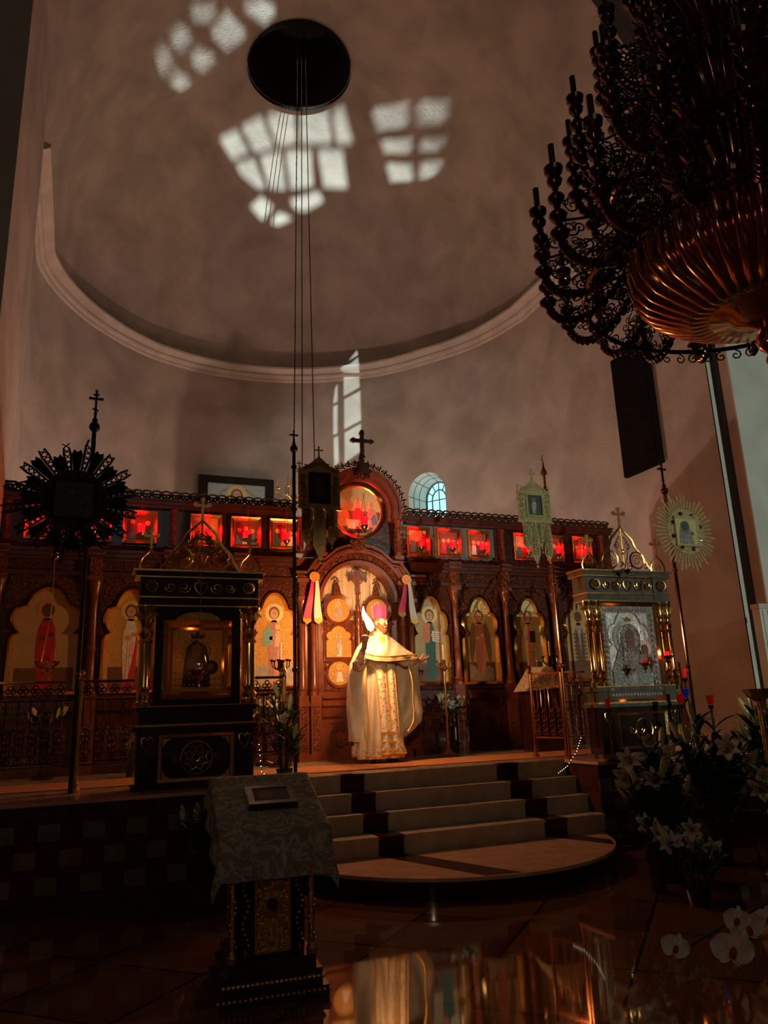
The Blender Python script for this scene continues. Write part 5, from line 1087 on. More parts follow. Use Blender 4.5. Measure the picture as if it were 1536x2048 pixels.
# short front of the cape, from the neck down to the embroidered border across the chest and out to the wrist
e = MB(); rows = []; NT = 40; NV = 16
for j in range(NV+1):
    v = j/NV; row = []
    for i in range(NT+1):
        u = i/NT
        tx, tz = ((-.36+.05*u*0, 2.20) if u < 0 else (0, 0))
        # top edge: left shoulder, collar, right shoulder, wrist
        T = [(0, -.40, 2.20, 8.86), (.12, -.34, 2.30, 8.90), (.26, -.24, 2.385, 8.94), (.36, -.19, 2.41, 8.89), (.46, -.07, 2.405, 8.89), (.56, .02, 2.35, 8.94), (.74, .17, 2.25, 8.92), (.88, .28, 2.18, 8.90), (1.01, .335, 2.125, 8.87)]
        B = [(0, -.40, 2.12, 8.80), (.12, -.37, 2.10, 8.79), (.26, -.28, 2.075, 8.77), (.46, -.14, 2.065, 8.76), (.66, .02, 2.075, 8.78), (.84, .18, 2.09, 8.82), (1.01, .33, 2.09, 8.86)]
        def pt(Tb):
            for a, b in zip(Tb, Tb[1:]):
                if a[0] <= u <= b[0]:
                    t = (u-a[0])/(b[0]-a[0]); t = t; return Vector((a[1]+(b[1]-a[1])*t, a[3]+(b[3]-a[3])*t, a[2]+(b[2]-a[2])*t))
        a, b = pt(T), pt(B); p = a.lerp(b, v); p.y -= .07*sin(pi*min(1, v*1.0)*.9)*(1-abs(u-.4)*.9)+.006*sin(u*30+v*4); row.append(p)
    rows.append(row)
e.grid(rows, 'satin'); cf = e.build('cape_front', PR, angle=180); cf.modifiers.new('t', 'SOLIDIFY').thickness = .006
e = MB(); bot = rows[-1]; r2 = [[p+Vector((0, -.006, .055*(1-k/3)-.0)) for p in bot] for k in range(4)]; e.grid(r2, 'satin_border'); e.tube([p+Vector((0, -.008, .058)) for p in bot], .005, 'gold_ribbon', 5); e.tube([p+Vector((0, -.008, -.002)) for p in bot], .006, 'gold_ribbon', 5)
e.build('cape_border', PR, angle=180)
e = MB(); e.grid([[(-.165+.0*j+s*.028-.0+.02*j/8, 8.985-.125-.075*sin(pi*(.12+.75*j/8)), 2.40-.30*j/8) for s in (-1, 0, 1)] for j in range(9)], 'gold_ribbon'); e.build('neck_band', PR)
e = MB(); rows = [[(-.125+(r)*cos(A), 8.965+(r*.9)*sin(A), z) for A in [2*pi*k/24 for k in range(24)]] for z, r in ((2.36, .095), (2.40, .085), (2.435, .078), (2.445, .074))]; e.grid(rows, 'satin', closed=True); e.tube(rows[-1], .005, 'gold_ribbon', 5, closed=True); e.build('collar', PR)
# sleeves and cuffs
def sleeve(pts, rs, name, mat, fold=.008):
    e = MB(); N = 20; P_ = [Vector(p) for p in pts]; rows = []
    for i, p in enumerate(P_):
        t = ((P_[min(i+1, len(P_)-1)]-P_[max(i-1, 0)])).normalized(); u = Vector((0, -1, 0)); u = (u-t*u.dot(t)).normalized(); w_ = t.cross(u)
        rows.append([p+(u*cos(A)+w_*sin(A))*(rs[i]+fold*sin(5*A+i)) for A in [2*pi*k/N for k in range(N)]])
    e.grid(rows, mat, closed=True); return e.build(name, PR, angle=180)
sleeve([(.02, 8.95, 2.26), (.12, 8.93, 2.14), (.20, 8.92, 2.08), (.28, 8.905, 2.075)], [.085, .085, .082, .065], 'sleeve', 'satin')
sleeve([(.235, 8.905, 2.073), (.26, 8.905, 2.073), (.30, 8.90, 2.074), (.345, 8.90, 2.076)], [.048, .050, .042, .036], 'cuff', 'gold_ribbon', .002)
sleeve([(-.32, 8.95, 2.24), (-.42, 8.88, 2.09), (-.485, 8.82, 2.03), (-.500, 8.68, 2.08)], [.085, .080, .072, .060], 'sleeve', 'satin')
sleeve([(-.50, 8.70, 2.07), (-.515, 8.60, 2.13), (-.525, 8.52, 2.185)], [.046, .042, .034], 'cuff', 'brocade', .002)
e = MB(); 
for s in (-1, 1): e.lathe([(.001, 0), (.045, 0), (.05, .03), (.03, .06), (.001, .065)], (-.17+s*.12, 8.86, PZ+.008), 'black_wood', 12, sy=2.2)
e.build('shoe', PR)
# torch: a bundle of thin candles burning in the raised hand
t = thing('torch', 'burning bundle of thin candles held up in the right hand', 'torch', (-.507, 8.44, 2.17)); e = MB(Matrix.Translation(HS))
for k in range(7): A = k*2*pi/7; e.tube([(-.425+.007*cos(A), 8.715+.007*sin(A), 2.21), (-.400+.008*cos(A), 8.715+.008*sin(A), 2.36), (-.375+.012*cos(A), 8.715+.012*sin(A), 2.43)], .005, 'candle_dark', 5)
e.build('candles', t)
e = MB(Matrix.Translation(HS)); rows = []
for i in range(15):
    q = i/14; r = .001+.052*sin(pi*min(1, q**.62))**.9*(1-.35*q); c = Vector((-.352-.095*q+.012*sin(q*7), 8.715, 2.425+.30*q))
    rows.append([c+Vector((r*cos(A)*(1+.12*sin(3*A+q*6)), r*.7*sin(A), 0)) for A in [2*pi*k/16 for k in range(16)]])
e.grid(rows, 'flame', closed=True); e.build('flame', t, angle=180)

# ------------------------------------------------------------------ chandelier
CCX, CCY = .15, 3.0
CH = thing('chandelier', 'huge tiered brass chandelier of scrolled arms, baubles and candle tubes', 'chandelier', (CCX, CCY, 3.44))
def cl(prof, name, mat, n=48, rib=0, ramp=0):
    a = MB(); a.lathe(prof, (CCX, CCY, 0), mat, n, rib=rib, ramp=ramp); return a.build(name, CH, angle=50)
cl([(.30, 3.80), (.40, 3.80), (.52, 3.86), (.64, 3.94), (.715, 4.04), (.74, 4.15), (.735, 4.26), (.69, 4.36), (.60, 4.43), (.52, 4.46)], 'bowl', 'copper', 320, 40, .075)
cl([(.001, 3.42), (.018, 3.44), (.03, 3.48), (.012, 3.52), (.05, 3.56), (.07, 3.61), (.05, 3.66), (.03, 3.69), (.09, 3.72), (.16, 3.74), (.20, 3.78), (.30, 3.79), (.34, 3.83)], 'bottom_pendant', 'copper', 40, 20, .05)
cl([(.42, 4.44), (.30, 4.60), (.34, 4.75), (.46, 4.86), (.50, 4.98), (.40, 5.12), (.24, 5.24), (.30, 5.40), (.40, 5.50), (.38, 5.66), (.24, 5.80), (.20, 6.0), (.30, 6.14), (.28, 6.3), (.16, 6.45), (.12, 7.0), (.16, 7.1), (.06, 7.3), (.03, 7.4)], 'central_body', 'dark_bronze', 96, 24, .06)
a = MB(); a.tube([(CCX, CCY, 7.3), (CCX, CCY, 18)], .03, 'dark_bronze', 8); a.build('chain', CH)
for r, z in ((1.05, 4.06), (.80, 4.75), (.55, 5.52)):
    a = MB(); a.tube([(CCX+r*cos(k*pi/32), CCY+r*sin(k*pi/32), z) for k in range(64)], .018, 'dark_bronze', 6, closed=True)
    for k in range(64):
        A = k*pi/32; c = (CCX+r*cos(A), CCY+r*sin(A)); a.tube([(c[0]-sin(A)*x, c[1]+cos(A)*x, z+zz) for x, zz in spiral(0, -.06, .042, 1.2, pi/2, 1 if k % 2 else -1, 9)], .006, 'dark_bronze', 4)
    a.build('scrolled_ring', CH)
def arm_mesh(r_end, z_top, z_bot, r_in, z_in, ztier):
    # built in the x-z plane, radius along x
    a = MB(); S = []
    n = 14; ctl = [(r_in, z_in), (r_in+(r_end-r_in)*.30, z_bot+.10), (r_in+(r_end-r_in)*.66, z_bot-.02), (r_end-.03, z_bot+.08), (r_end, ztier)]
    def bez(q):
        p = [Vector(c) for c in ctl]
        while len(p) > 1: p = [u.lerp(v, q) for u, v in zip(p, p[1:])]
        return (p[0].x, p[0].y)
    S = [bez(i/n) for i in range(n+1)]
    a.tube(xz(S, 0), .014, 'dark_bronze', 6)
    H = z_top-.17-ztier
    nb = 4
    for i in range(nb):
        z = ztier+H*(i+.2)/nb; s = 1-.07*i
        a.lathe([(.010, z-.055), (.022*s, z-.04), (.055*s, z-.012), (.062*s, z+.01), (.05*s, z+.028), (.020*s, z+.045), (.012, z+.06), (.026*s, z+.07), (.010, z+.085)], (r_end, 0, 0), 'dark_bronze', 10)
    a.lathe([(.01, z_top-.26), (.02, z_top-.23), (.055, z_top-.20), (.060, z_top-.17), (.045, z_top-.165), (.018, z_top-.17)], (r_end, 0, 0), 'dark_bronze', 12)
    a.tube([(r_end, 0, ztier-.05), (r_end, 0, z_top-.17)], .010, 'dark_bronze', 5)
    # baubles strung along the lower curve
    for i in range(1, n, 1):
        x, z = S[i]; 
        if x > r_in+.12: a.lathe([(.004, -.045), (.020, -.03), (.034, -.008), (.030, .012), (.014, .025)], (x, 0, z), 'dark_bronze', 8)
    # scrollwork web between arm and body
    rr = random.Random(int(r_end*100)); 
    for i in range(30):
        f = rr.random(); x = r_in+.03+(r_end-r_in-.09)*f; zlo = z_bot+.10+.10*abs(f-.6)*2; z = zlo+(z_top-.40-zlo)*rr.random()
        R = .035+.035*rr.random(); a.tube(xz(spiral(x, z, R, 1.4, rr.random()*6, 1 if i % 2 else -1, 13, .1), 0), .0065, 'dark_bronze', 4)
        a.tube(xz(spiral(x+R*.9, z+R*.4, R*.55, 1.1, rr.random()*6, -1 if i % 2 else 1, 8, .2), 0), .005, 'dark_bronze', 4)
    a.tube(xz([(r_in, ztier+.15), (r_in+(r_end-r_in)*.35, ztier+.26), (r_in+(r_end-r_in)*.7, ztier+.16), (r_end, ztier+.12)], 0), .009, 'dark_bronze', 5)
    return a
def candle_mesh(r_end, z_top):
    a = MB(); a.tube([(r_end, 0, z_top-.17), (r_end, 0, z_top)], .020, 'candle_dark', 8); return a
for (N, r_end, z_top, z_bot, r_in, ztier, ph, z_in) in ((20, 1.30, 4.86, 3.98, .72, 4.20, .13, 4.40), (16, 1.02, 5.58, 4.66, .46, 4.92, .05, 5.02), (14, .76, 6.24, 5.35, .30, 5.62, .2, 5.7), (10, .50, 6.9, 6.1, .18, 6.35, 0, 6.4)):
    am = arm_mesh(r_end, z_top, z_bot, r_in, z_in, ztier).mesh('arm'); cm = candle_mesh(r_end, z_top).mesh('candle')
    for k in range(N):
        A = 2*pi*k/N+ph; o = bpy.data.objects.new('arm', am); COL.objects.link(o); o.parent = CH; o.location = (0, 0, -3.44); o.rotation_euler = (0, 0, A)
        c = bpy.data.objects.new('candle_tube', cm); COL.objects.link(c); c.parent = o
# short candlesticks standing inside the web of the lowest tier
# ------------------------------------------------------------------ lectern with its cloth and icon
LM = Matrix.Translation((-2.55, 4.75, 0)) @ Matrix.Rotation(radians(-4), 4, 'Z')
LT = thing('lectern', 'gold and dark carved lectern draped with a grey green patterned cloth', 'lectern', (-2.55, 4.75, 0)); lm = lambda: MB(LM)
a = lm(); a.box(-.30, .30, -.30, .30, 0, .06, 'black_wood'); a.box(-.27, .27, -.27, .27, .06, .14, 'black_wood'); a.box(-.24, .24, -.24, .24, .14, .20, 'black_wood')
for k in range(22):
    a.sph((-.27+k*.0257, -.275, .10), .013, 'gold', 6); a.sph((-.30+k*.0286, -.302, .04), .012, 'gold_dark', 6); a.sph((.275, -.27+k*.0257, .10), .013, 'gold_dark', 6)
a.build('base', LT, smooth=True); a = lm(); a.box(-.115, .115, -.19, .19, .20, .86, 'black_wood'); a.box(-.20, .20, -.115, .2, .20, .86, 'black_wood'); a.build('core', LT)
a = lm(); pn = [(-.10, .23), (.10, .23), (.10, .70)]+[(.10*cos(t_), .70+.10*sin(t_)) for t_ in [pi*k/10 for k in range(1, 10)]]+[(-.10, .70)]
a.prism(pn, -.215, -.19, 'gold_carved'); a.ring(pn, inset(pn, .012), -.225, -.19, 'gold_smooth')
rr = random.Random(2)
for k in range(26): a.tube([(x, -.222, z) for x, z in spiral(-.07+.14*((k % 3)/2), .27+.055*(k//3)+.01*rr.random(), .026, 1.3, k, 1 if k % 2 else -1, 9)], .006, 'gold', 4)
a.ring(circ(0, .47, .05, 20), circ(0, .47, .038, 20), -.235, -.21, 'gold'); a.sph((0, -.225, .47), .03, 'dark_bronze', 8); a.build('front_panel', LT, label='pierced gilt front panel with a round boss')
for sx_ in (-1, 1):
    for y in (-.215, .2):
        for dx in ((.15, .22) if y < 0 else (.19,)):
            a = lm(); x = sx_*dx; a.lathe([(.028, .20), (.032, .23), (.02, .25)]+[(.015+.004*(i % 2), .26+i*.0135) for i in range(38)]+[(.018, .78), (.03, .80), (.034, .84), (.034, .86)], (x, y, 0), 'gold_dark' if dx != .15 else 'black_wood', 10)
            for i in range(18): a.sph((x+.017*cos(i*.9), y-.014+.0*sin(i), .28+i*.028), .007, 'gold', 6)
            a.build('column', LT)
    a = lm(); a.box(sx_*.19-.055, sx_*.19+.055, -.25, -.18, .79, .87, 'gold_carved'); a.box(sx_*.19-.06, sx_*.19+.06, -.255, -.18, .775, .79, 'gold'); a.build('capital', LT)
a = lm(); a.add([(-.30, -.30, .87), (.30, -.30, .87), (.30, .30, 1.10), (-.30, .30, 1.10), (-.28, -.28, .84), (.28, -.28, .84), (.28, .28, .84), (-.28, .28, .84)], [(0, 1, 2, 3), (4, 7, 6, 5), (0, 4, 5, 1), (1, 5, 6, 2), (2, 6, 7, 3), (3, 7, 4, 0)], 'black_wood'); a.build('desk', LT)
# damask cloth: grid draped over the sloping desk
m_, nt_, b_ = new_mat('damask'); setp(b_, rough=.8); tc_ = node(nt_, 'ShaderNodeTexCoord'); wv = node(nt_, 'ShaderNodeTexNoise', Scale=6.5, Detail=1.5, Distortion=2.6); rp = node(nt_, 'ShaderNodeValToRGB')
rp.color_ramp.elements[0].position = .46; rp.color_ramp.elements[0].color = (.22, .21, .15, 1); rp.color_ramp.elements[1].position = .50; rp.color_ramp.elements[1].color = (.42, .40, .31, 1)
for p_, c_ in ((.56, (.39, .37, .28, 1)), (.60, (.22, .21, .15, 1))): e_ = rp.color_ramp.elements.new(p_); e_.color = c_
nt_.links.new(tc_.outputs['Object'], wv.inputs['Vector']); nt_.links.new(wv.outputs['Fac'], rp.inputs[0]); nt_.links.new(rp.outputs[0], b_.inputs['Base Color'])
a = lm(); rows = []; N = 48
for j in range(N+1):
    row = []
    for i in range(N+1):
        u = -.48+.96*i/N; v = -.56+.98*j/N      # cloth coordinates measured along the cloth
        ex = max(0, abs(u)-.315); ey = max(0, abs(v+.0)-.325); sx_ = 1 if u > 0 else -1; sy_ = 1 if v > 0 else -1
        x = sx_*min(abs(u), .315)+sx_*.05*min(1, ex*8)*ex*3; y = sy_*min(abs(v), .325)+sy_*.03*min(1, ey*8)
        z = .885+.23*(y+.30)/.60
        drop = (ex+ey) if not (ex and ey) else hypot(ex, ey)*1.15
        if ex: x += sx_*.015*sin(v*22)*min(1, ex*10)
        if ey: y += sy_*.012*sin(u*22)*min(1, ey*10)
        row.append((x, y, z-drop))
    rows.append(row)
a.grid(rows, 'damask'); a.build('cloth', LT, angle=180, label='grey green damask cloth')
t = thing('lying_icon', 'small dark icon in an embossed metal frame lying on the cloth of the lectern', 'icon', (-2.50, 4.78, 1.0)); sl = atan2(.23, .60)
IM = LM @ Matrix.Translation((.02, -.01, 1.005)) @ Matrix.Rotation(sl, 4, 'X')
a = MB(IM); a.box(-.145, .145, -.12, .12, -.005, .025, 'black_wood'); 
for (x0, x1, y0, y1) in ((-.14, .14, -.115, -.08), (-.14, .14, .08, .115), (-.14, -.105, -.08, .08), (.105, .14, -.08, .08)): a.box(x0, x1, y0, y1, .025, .032, 'dark_bronze')
a.build('frame', t, smooth=False); a = MB(IM); a.box(-.105, .105, -.08, .08, .025, .028, 'paint_dark'); a.add([(-.03+.05*cos(k*.5), .0+.05*sin(k*.5), .0285) for k in range(12)], [tuple(range(12))], 'paint_brown'); a.build('painting', t)

# ------------------------------------------------------------------ altar chandelier and its three long cables
t = thing('altar_chandelier', 'small candle armed chandelier behind the screen, hung on three long cables from the dome opening', 'chandelier', (-.62, 11.3, 4.7)); a = MB(); c = (-.62, 11.3)
a.lathe([(.001, 4.72), (.03, 4.76), (.07, 4.82), (.04, 4.9), (.02, 5.0), (.05, 5.08), (.02, 5.2), (.01, 5.3)], (c[0], c[1], 0), 'gold', 12); a.build('body', t)
for k in range(8):
    A = 2*pi*k/8+.2; a = MB(); a.tube([(c[0]+r*cos(A), c[1]+r*sin(A), z) for r, z in ((.03, 4.85), (.12, 4.78), (.22, 4.80), (.27, 4.88), (.27, 4.94))], .008, 'gold', 5); a.lathe([(.01, 4.93), (.035, 4.95), (.035, 4.96), (.01, 4.965)], (c[0]+.27*cos(A), c[1]+.27*sin(A), 0), 'gold', 8); arm = a.build('arm', t)
    a = MB(); a.lathe([(.011, 4.96), (.011, 5.05), (.016, 5.07), (.012, 5.10), (.001, 5.13)], (c[0]+.27*cos(A), c[1]+.27*sin(A), 0), 'wax', 8); a.build('candle', arm)
for top_, bot_ in (((-.354, 11.78, 15.2), (-.61, 11.3, 5.5)), ((-.281, 11.78, 15.2), (-.47, 11.3, 5.4)), ((-.219, 11.78, 15.2), (-.26, 11.3, 5.4))):
    a = MB(); T_, B_ = Vector(top_), Vector(bot_); a.tube([T_, B_], .009, 'iron_black', 5)
    if top_[0] < -.3:
        for k in range(60): a.sph(T_.lerp(B_, k/59)+Vector((.006*sin(k*2.1), 0, 0)), .013, 'iron_black', 5)
    a.tube([B_, (c[0], c[1], 5.25)], .006, 'iron_black', 4); a.build('cable', t)

# ------------------------------------------------------------------ candle stands before the tall icons
def candelabrum(x, y, z, label, mt='dark_bronze', group='candle stands before the tall icons'):
    t = thing('candle_stand', label, 'candle stand', (x, y, PZ), group); a = MB(); a.lathe([(.14, 0), (.15, .02), (.06, .05), (.02, .10), (.018, .5), (.035, .54), (.018, .58), (.016, z-PZ-.12), (.05, z-PZ-.08), (.03, z-PZ-.03)], (x, y, PZ), mt, 12); a.build('stem', t)
    for k in range(6):
        A = k*pi/3; a = MB(); a.tube([(x+r*cos(A), y+r*sin(A), z+dz) for r, dz in ((.02, -.06), (.06, -.09), (.11, -.05), (.115, .0))], .007, mt, 5); a.lathe([(.008, 0), (.022, .02), (.024, .03), (.008, .032)], (x+.115*cos(A), y+.115*sin(A), z), mt, 8); a.build('arm', t)
    a = MB(); a.lathe([(.02, -.03), (.035, .0), (.02, .03)], (x, y, z), mt, 8); a.build('cup', t); a = MB(); a.tube([(x, y, z+.02), (x, y, z+.24)], .013, 'wax', 8); a.build('candle', t)
candelabrum(-1.31, 9.38, 2.11, 'dark candle stand before the icon of mother and child')
candelabrum(.96, 9.38, 2.08, 'gilt candle stand before the icon with the open book', 'gold_dark')
candelabrum(2.66, 9.36, 2.12, 'dark candle stand before the bishop icon, right of the angel', 'dark_bronze')
t = thing('reading_desk', 'small desk under a cream brocade cloth behind the right railing', 'lectern', (2.30, 9.18, PZ)); a = MB(); a.box(2.12, 2.55, 9.03, 9.38, PZ, PZ+.9, 'wood_dark'); a.build('stand', t)
a = MB(); a.add([(1.98, 9.0, 1.66), (2.30, 8.98, 1.98), (2.42, 8.98, 1.98), (2.60, 9.0, 1.70), (2.02, 9.38, 1.66), (2.30, 9.4, 2.0), (2.42, 9.4, 2.0), (2.60, 9.38, 1.70)], [(0, 1, 2, 3), (0, 4, 5, 1), (1, 5, 6, 2), (2, 6, 7, 3), (4, 7, 6, 5)], 'brocade'); a.build('cloth', t, smooth=False)

# ------------------------------------------------------------------ flowers
def lily_mesh(name='bloom', openness=1.0, mat='petal', R=.085):
    a = MB()
    for k in range(6):
        A = k*pi/3+(.1 if k % 2 else 0); rows = []; wd_ = .022 if k % 2 else .030
        for j in range(7):
            q = j/6; r = R*(.12+1.0*q**1.2)*openness; z = R*(1.15*q-.55*q**3*openness)
            w_ = wd_*sin(pi*min(.97, .12+q*.86))**.8
            rows.append([(r*cos(A)-s*w_*sin(A), r*sin(A)+s*w_*cos(A), z-abs(s)*.006*(1-q)) for s in (-1, -.3, .3, 1)])
        a.grid(rows, mat)
    for k in range(5): A = k*2*pi/5; a.tube([(0, 0, 0), (.018*cos(A), .018*sin(A), R*.8)], .002, 'bud', 4); a.sph((.018*cos(A), .018*sin(A), R*.82), .006, 'anther', 5)
    return a.mesh(name)
LILY = lily_mesh(); LILY2 = lily_mesh(openness=.6)
a = MB(); a.lathe([(.001, 0), (.014, .012), (.019, .05), (.017, .09), (.008, .12), (.001, .128)], (0, 0, 0), 'bud', 6); BUD = a.mesh('bud')
a = MB()
def leaf_into(a, p, d, L, w_, mat):
    d = Vector(d).normalized(); s_ = d.cross(Vector((0, 0, 1))); s_ = s_.normalized() if s_.length > .05 else Vector((1, 0, 0)); rows = []; p = Vector(p)
    for j in range(6):
        q = j/5; c = p+d*L*q+Vector((0, 0, -.35*L*q*q)); ww = w_*sin(pi*min(.98, .08+q*.9)); rows.append([c-s_*ww, c+Vector((0, 0, -ww*.35)), c+s_*ww])
    a.grid(rows, mat)
def bouquet(x, y, z, h, spread, nb, nbud, nleaf, label, seed, pot=True, potr=.13, poth=.25, group=None, name='flower_arrangement', cat='flowers', lean=(0, 0), scale=1.0, pale=.12):
    rr = random.Random(seed); t = thing(name, label, cat, (x, y, z), group)
    if pot: a = MB(); a.lathe([(potr*.7, 0), (potr, poth*.9), (potr*1.08, poth), (potr*.95, poth), (potr*.6, poth*.2)], (x, y, z), 'pot', 14); a.build('pot', t)
    st = MB(); lv = MB(); tips = []
    nleaf = int(nleaf*(2.6 if z == 0 else 1)); ns = nb+nbud+max(3, nleaf//18)
    for k in range(ns):
        A = rr.random()*2*pi; r = spread*sqrt(rr.random()); hh = h*(.62+.38*rr.random())*(1-.35*(r/spread)**2); top = Vector((x+lean[0]*hh+r*cos(A), y+lean[1]*hh+r*sin(A), z+poth*.6+hh)); b0 = Vector((x+.03*cos(A), y+.03*sin(A), z+poth*.6)); mid = b0.lerp(top, .5)+Vector((r*.1*cos(A), r*.1*sin(A), hh*.12))
        st.tube([b0, mid, top], .005, 'leaf', 4); tips.append((top, A))
        for q in range(nleaf//ns+1):
            f = .25+.7*rr.random(); p = b0.lerp(mid, f*2) if f < .5 else mid.lerp(top, f*2-1); B = rr.random()*2*pi; leaf_into(lv, p, (cos(B), sin(B), .4+1.4*rr.random()), (.16+.14*rr.random())*scale, .019*scale, 'leaf_pale' if rr.random() < pale else 'leaf')
    st.build('stems', t); l_ = lv.build('leaves', t); l_['kind'] = 'stuff'
    for k in range(nb+nbud):
        top, A = tips[k]; bl = k < nb; o = bpy.data.objects.new('bloom' if bl else 'bud', (LILY if rr.random() < .7 else LILY2) if bl else BUD); COL.objects.link(o); o.parent = t; o.location = top-Vector((x, y, z))
        tilt = .9+.5*rr.random() if bl else .25+.3*rr.random(); dirA = A if not bl else -pi/2+.6*(rr.random()-.5)*2-.7
        o.rotation_euler = (0, tilt, dirA); o.scale = (scale*(1 if bl else 1.25),)*3
    return t
F = 'white lilies massed at the right'
bouquet(1.15, 5.6, .0, .95, .34, 5, 6, 110, 'big vase of white lilies and tall buds nearest the end of the steps', 11, group=F, potr=.15, poth=.38, scale=1.25, pale=.2)
bouquet(2.0, 5.9, .0, 1.12, .42, 3, 7, 150, 'tall bunch of pale lily buds in front of the right shrine', 12, group=F, potr=.15, poth=.38, scale=1.3, pale=.2)
bouquet(2.9, 5.9, .0, 1.25, .45, 2, 7, 160, 'dense dark lily foliage before the right wall pier', 13, group=F, poth=.38, scale=1.3)
bouquet(1.75, 4.7, .0, 1.0, .45, 6, 5, 150, 'broad bunch of open white lilies in the middle of the flower mass', 14, group=F, poth=.3, scale=1.2)
bouquet(.78, 4.9, .0, .50, .22, 6, 1, 50, 'low bunch of small white blooms beside the round step', 15, group=F, potr=.10, poth=.12, scale=.9)
bouquet(.80, 5.35, .0, .35, .16, 2, 0, 20, 'dark glossy vase with a few white lilies standing at the round step', 19, group=F, potr=.08, poth=.42, scale=1)
bouquet(1.05, 3.9, .0, .92, .36, 4, 3, 140, 'dark leafy bunch with a few lilies at the right edge', 16, group=F, poth=.3, scale=1.15)
bouquet(2.3, 3.6, 0, 1.0, .4, 2, 3, 110, 'dark lily foliage cut by the right edge of the view', 17, group=F, poth=.3, scale=1.2)
G = 'flowers under the tall icons'
bouquet(-3.97, 9.72, 1.30, .26, .20, 2, 8, 40, 'low vase of pale lily buds under the red robed saint', 21, group=G, potr=.08, poth=.10, scale=.8, pale=.5)
bouquet(1.16, 9.74, 1.28, .30, .24, 5, 4, 50, 'vase of white lilies under the icon with the open book', 22, group=G, potr=.08, poth=.10, scale=.9, pale=.3)
bouquet(-1.42, 9.74, 1.28, .34, .20, 6, 3, 40, 'vase of bright white lilies under the icon of mother and child', 23, group=G, potr=.08, poth=.10, scale=.9, pale=.5)
for x, lb in ((-3.97, 'red robed saint'), (1.16, 'icon with the open book'), (-1.42, 'icon of mother and child')):
    t = thing('flower_stand', 'small dark stand carrying the vase under the '+lb, 'stand', (x, 9.74, PZ), 'dark flower stands under the tall icons'); a = MB(); a.lathe([(.12, 0), (.12, .03), (.03, .06), (.03, .34), (.12, .36), (.12, .42)], (x, 9.74, PZ), 'black_wood', 12); a.build('stand_body', t)
bouquet(-3.05, 9.3, PZ, .50, .10, 2, 0, 12, 'small pink and white flowers beside the left shrine', 24, potr=.06, poth=.14, scale=.6)
bouquet(-2.55, 6.75, .18, .55, .28, 0, 5, 90, 'dark leafy plant in front of the wheel panel of the left shrine', 25, potr=.10, poth=.16)
bouquet(-1.78, 7.35, PZ, .75, .20, 1, 4, 90, 'dark climbing greenery against the left railing', 26, potr=.08, poth=.12)
t = thing('plinth', 'low dark plinth under the leafy plant at the left shrine', 'plinth', (-2.55, 6.75, 0)); a = MB(); a.box(-2.72, -2.38, 6.58, 6.92, 0, .16, 'black_wood'); a.box(-2.70, -2.40, 6.60, 6.90, .16, .18, 'black_wood'); a.build('block', t)
# orchid with big flat blooms
ox, oy = -.35, 2.9
t = thing('orchid', 'white orchid with big rounded blooms on a dark stem in the right foreground', 'orchid', (ox, oy, 0)); a = MB(); a.lathe([(.06, 0), (.085, .14), (.09, .15), (.08, .15)], (ox, oy, 0), 'pot', 14); a.build('pot', t)
a = MB(); a.tube([(ox, oy, .12), (ox-.02, oy, .35), (ox-.12, oy-.03, .52), (ox-.30, oy-.05, .60), (ox-.62, oy-.1, .56), (ox-.9, oy-.12, .50)], .006, 'leaf', 5); a.build('stem', t)
a = MB()
for A in (0, 1.2, 2.4, 3.7, 5.0): leaf_into(a, (ox, oy, .14), (cos(A), sin(A), .5), .30, .04, 'leaf')
lo = a.build('leaves', t)
def orchid_mesh():
    a = MB()
    def pet(A, L, W, n=7):
        rows = []
        for j in range(n):
            q = j/(n-1); ww = W*sin(pi*min(.97, .1+q*.87))**.6; r = L*q; rows.append([(r*cos(A)-s*ww*sin(A), .01*q-.012*abs(s)*q+.0, r*sin(A)+s*ww*cos(A)) for s in (-1, -.5, 0, .5, 1)])
        a.grid(rows, 'orchid')
    for A, L, W in ((pi/2, .055, .020), (pi*.03, .062, .040), (pi*.97, .062, .040), (-pi*.30, .052, .018), (-pi*.70, .052, .018)): pet(A, L, W)
    a.sph((0, -.010, -.008), .011, 'orchid_lip', 8, sz=1.6); a.sph((0, -.012, .006), .006, 'anther', 6); return a.mesh('bloom')
OM = orchid_mesh()
for k, (px_, pz_, s_, ry) in enumerate(((-1.00, .47, 1.45, .2), (-.90, .54, 1.25, -.2), (-.96, .58, 1.0, .3), (-.78, .56, 1.0, .0), (-1.30, .52, 1.0, .4), (-.60, .60, .9, .2), (-.46, .62, .8, 0))):
    o = bpy.data.objects.new('bloom', OM); COL.objects.link(o); o.parent = t; o.location = (px_-ox, -.13, pz_); o.rotation_euler = (.2, ry, -.5+.2*k % .6); o.scale = (s_,)*3
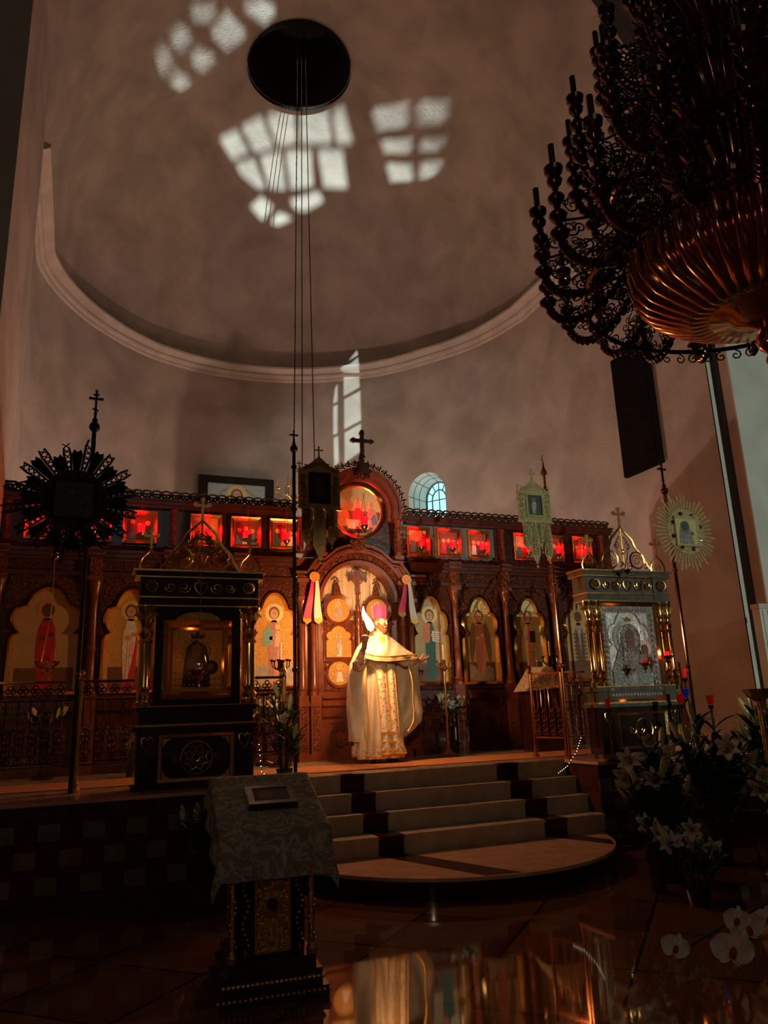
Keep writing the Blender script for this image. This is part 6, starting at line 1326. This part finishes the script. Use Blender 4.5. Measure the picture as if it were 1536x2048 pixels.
# tiny lights at the right; at the left a beaded cord given glowing beads
def fairy(pts, label):
    a = MB(); pts = [Vector(p) for p in pts]; t = thing('lights_or_beaded_cord', label, 'string of lights', pts[0], 'strings of tiny lights and a beaded cord'); a.tube(pts, .003, 'iron_black', 4); a.build('wire', t); a = MB(); n = 16
    for k in range(n):
        q = k/(n-1)*(len(pts)-1); i = min(int(q), len(pts)-2); p = pts[i].lerp(pts[i+1], q-i); a.sph(p+Vector((0, -.005, 0)), .0045, 'fairy_bulb', 5)
    b = a.build('bulbs', t); b['kind'] = 'stuff'
fairy([(1.33, 6.95, 1.13), (1.26, 6.95, 1.0), (1.12, 6.94, .86), (1.00, 6.93, .80)], 'string of tiny warm lights on the greenery at the right end of the steps')
fairy([(-2.05, 7.25, 1.22), (-2.03, 7.22, .98), (-1.92, 7.18, .88), (-1.80, 7.18, .82)], 'beaded cord with beads set to glow beside the left shrine')
# red votive glasses and brass stand on the right
def votive(x, y, z, h, label, cup='red_glass', r=.045):
    t = thing('votive_glass', label, 'candle stand', (x, y, z-h), 'red votive glasses at the right shrine'); a = MB(); a.lathe([(.08, 0), (.085, .012), (.02, .03), (.012, .06), (.012, h-.06), (.03, h-.04), (.032, h-.01), (.01, h-.01)], (x, y, z-h), 'dark_bronze', 12); a.build('stand', t)
    a = MB(); a.lathe([(r*.55, 0), (r*.8, .02), (r, .10), (r*.96, .10), (r*.75, .03), (.001, .02)], (x, y, z), cup, 16); a.build('cup', t)
votive(2.78, 7.0, 1.44, .58, 'wide red glass cup on a stand at the foot of the silver icon'); votive(3.22, 7.0, 1.42, .56, 'red glass cup on a stand right of the shrine, against the wall')
votive(1.80, 7.05, 1.42, .56, 'small red glass cup on a stand left of the right shrine', r=.03); votive(2.98, 7.12, 1.50, .64, 'blue glass cup on a stand at the right shrine column', 'blue_glass', .04); votive(3.12, 7.25, 1.74, .88, 'dim red glass on the tallest stand beside the right shrine', 'red_glow_dim', .032)
t = thing('candle_table', 'tall gilt candle stand with a shallow tray at the right edge', 'candle stand', (2.0, 5.2, 0)); a = MB(); a.lathe([(.16, 0), (.17, .03), (.03, .08)]+[(.022+.008*(i % 2), .1+i*.035) for i in range(38)]+[(.03, 1.45), (.10, 1.49), (.13, 1.56), (.12, 1.56), (.02, 1.50)], (2.02, 5.2, 0), 'gold', 14); a.build('stem', t)
t = thing('wall_pier', 'square pale pillar with a dark shaded side at the right edge', 'pillar', (5.3, 7.3, 0)); t['kind'] = 'structure'; a = MB(); a.box(4.56, 5.10, 7.30, 7.42, 0, 2.60, 'plaster_pale'); a.box(4.54, 5.12, 7.28, 7.42, 2.60, 2.66, 'stucco_trim'); [a.box(4.60+.09*k, 4.645+.09*k, 7.285, 7.30, .05, 2.58, 'plaster_pale') for k in range(5)]; a.build('pier_block', t, smooth=False)
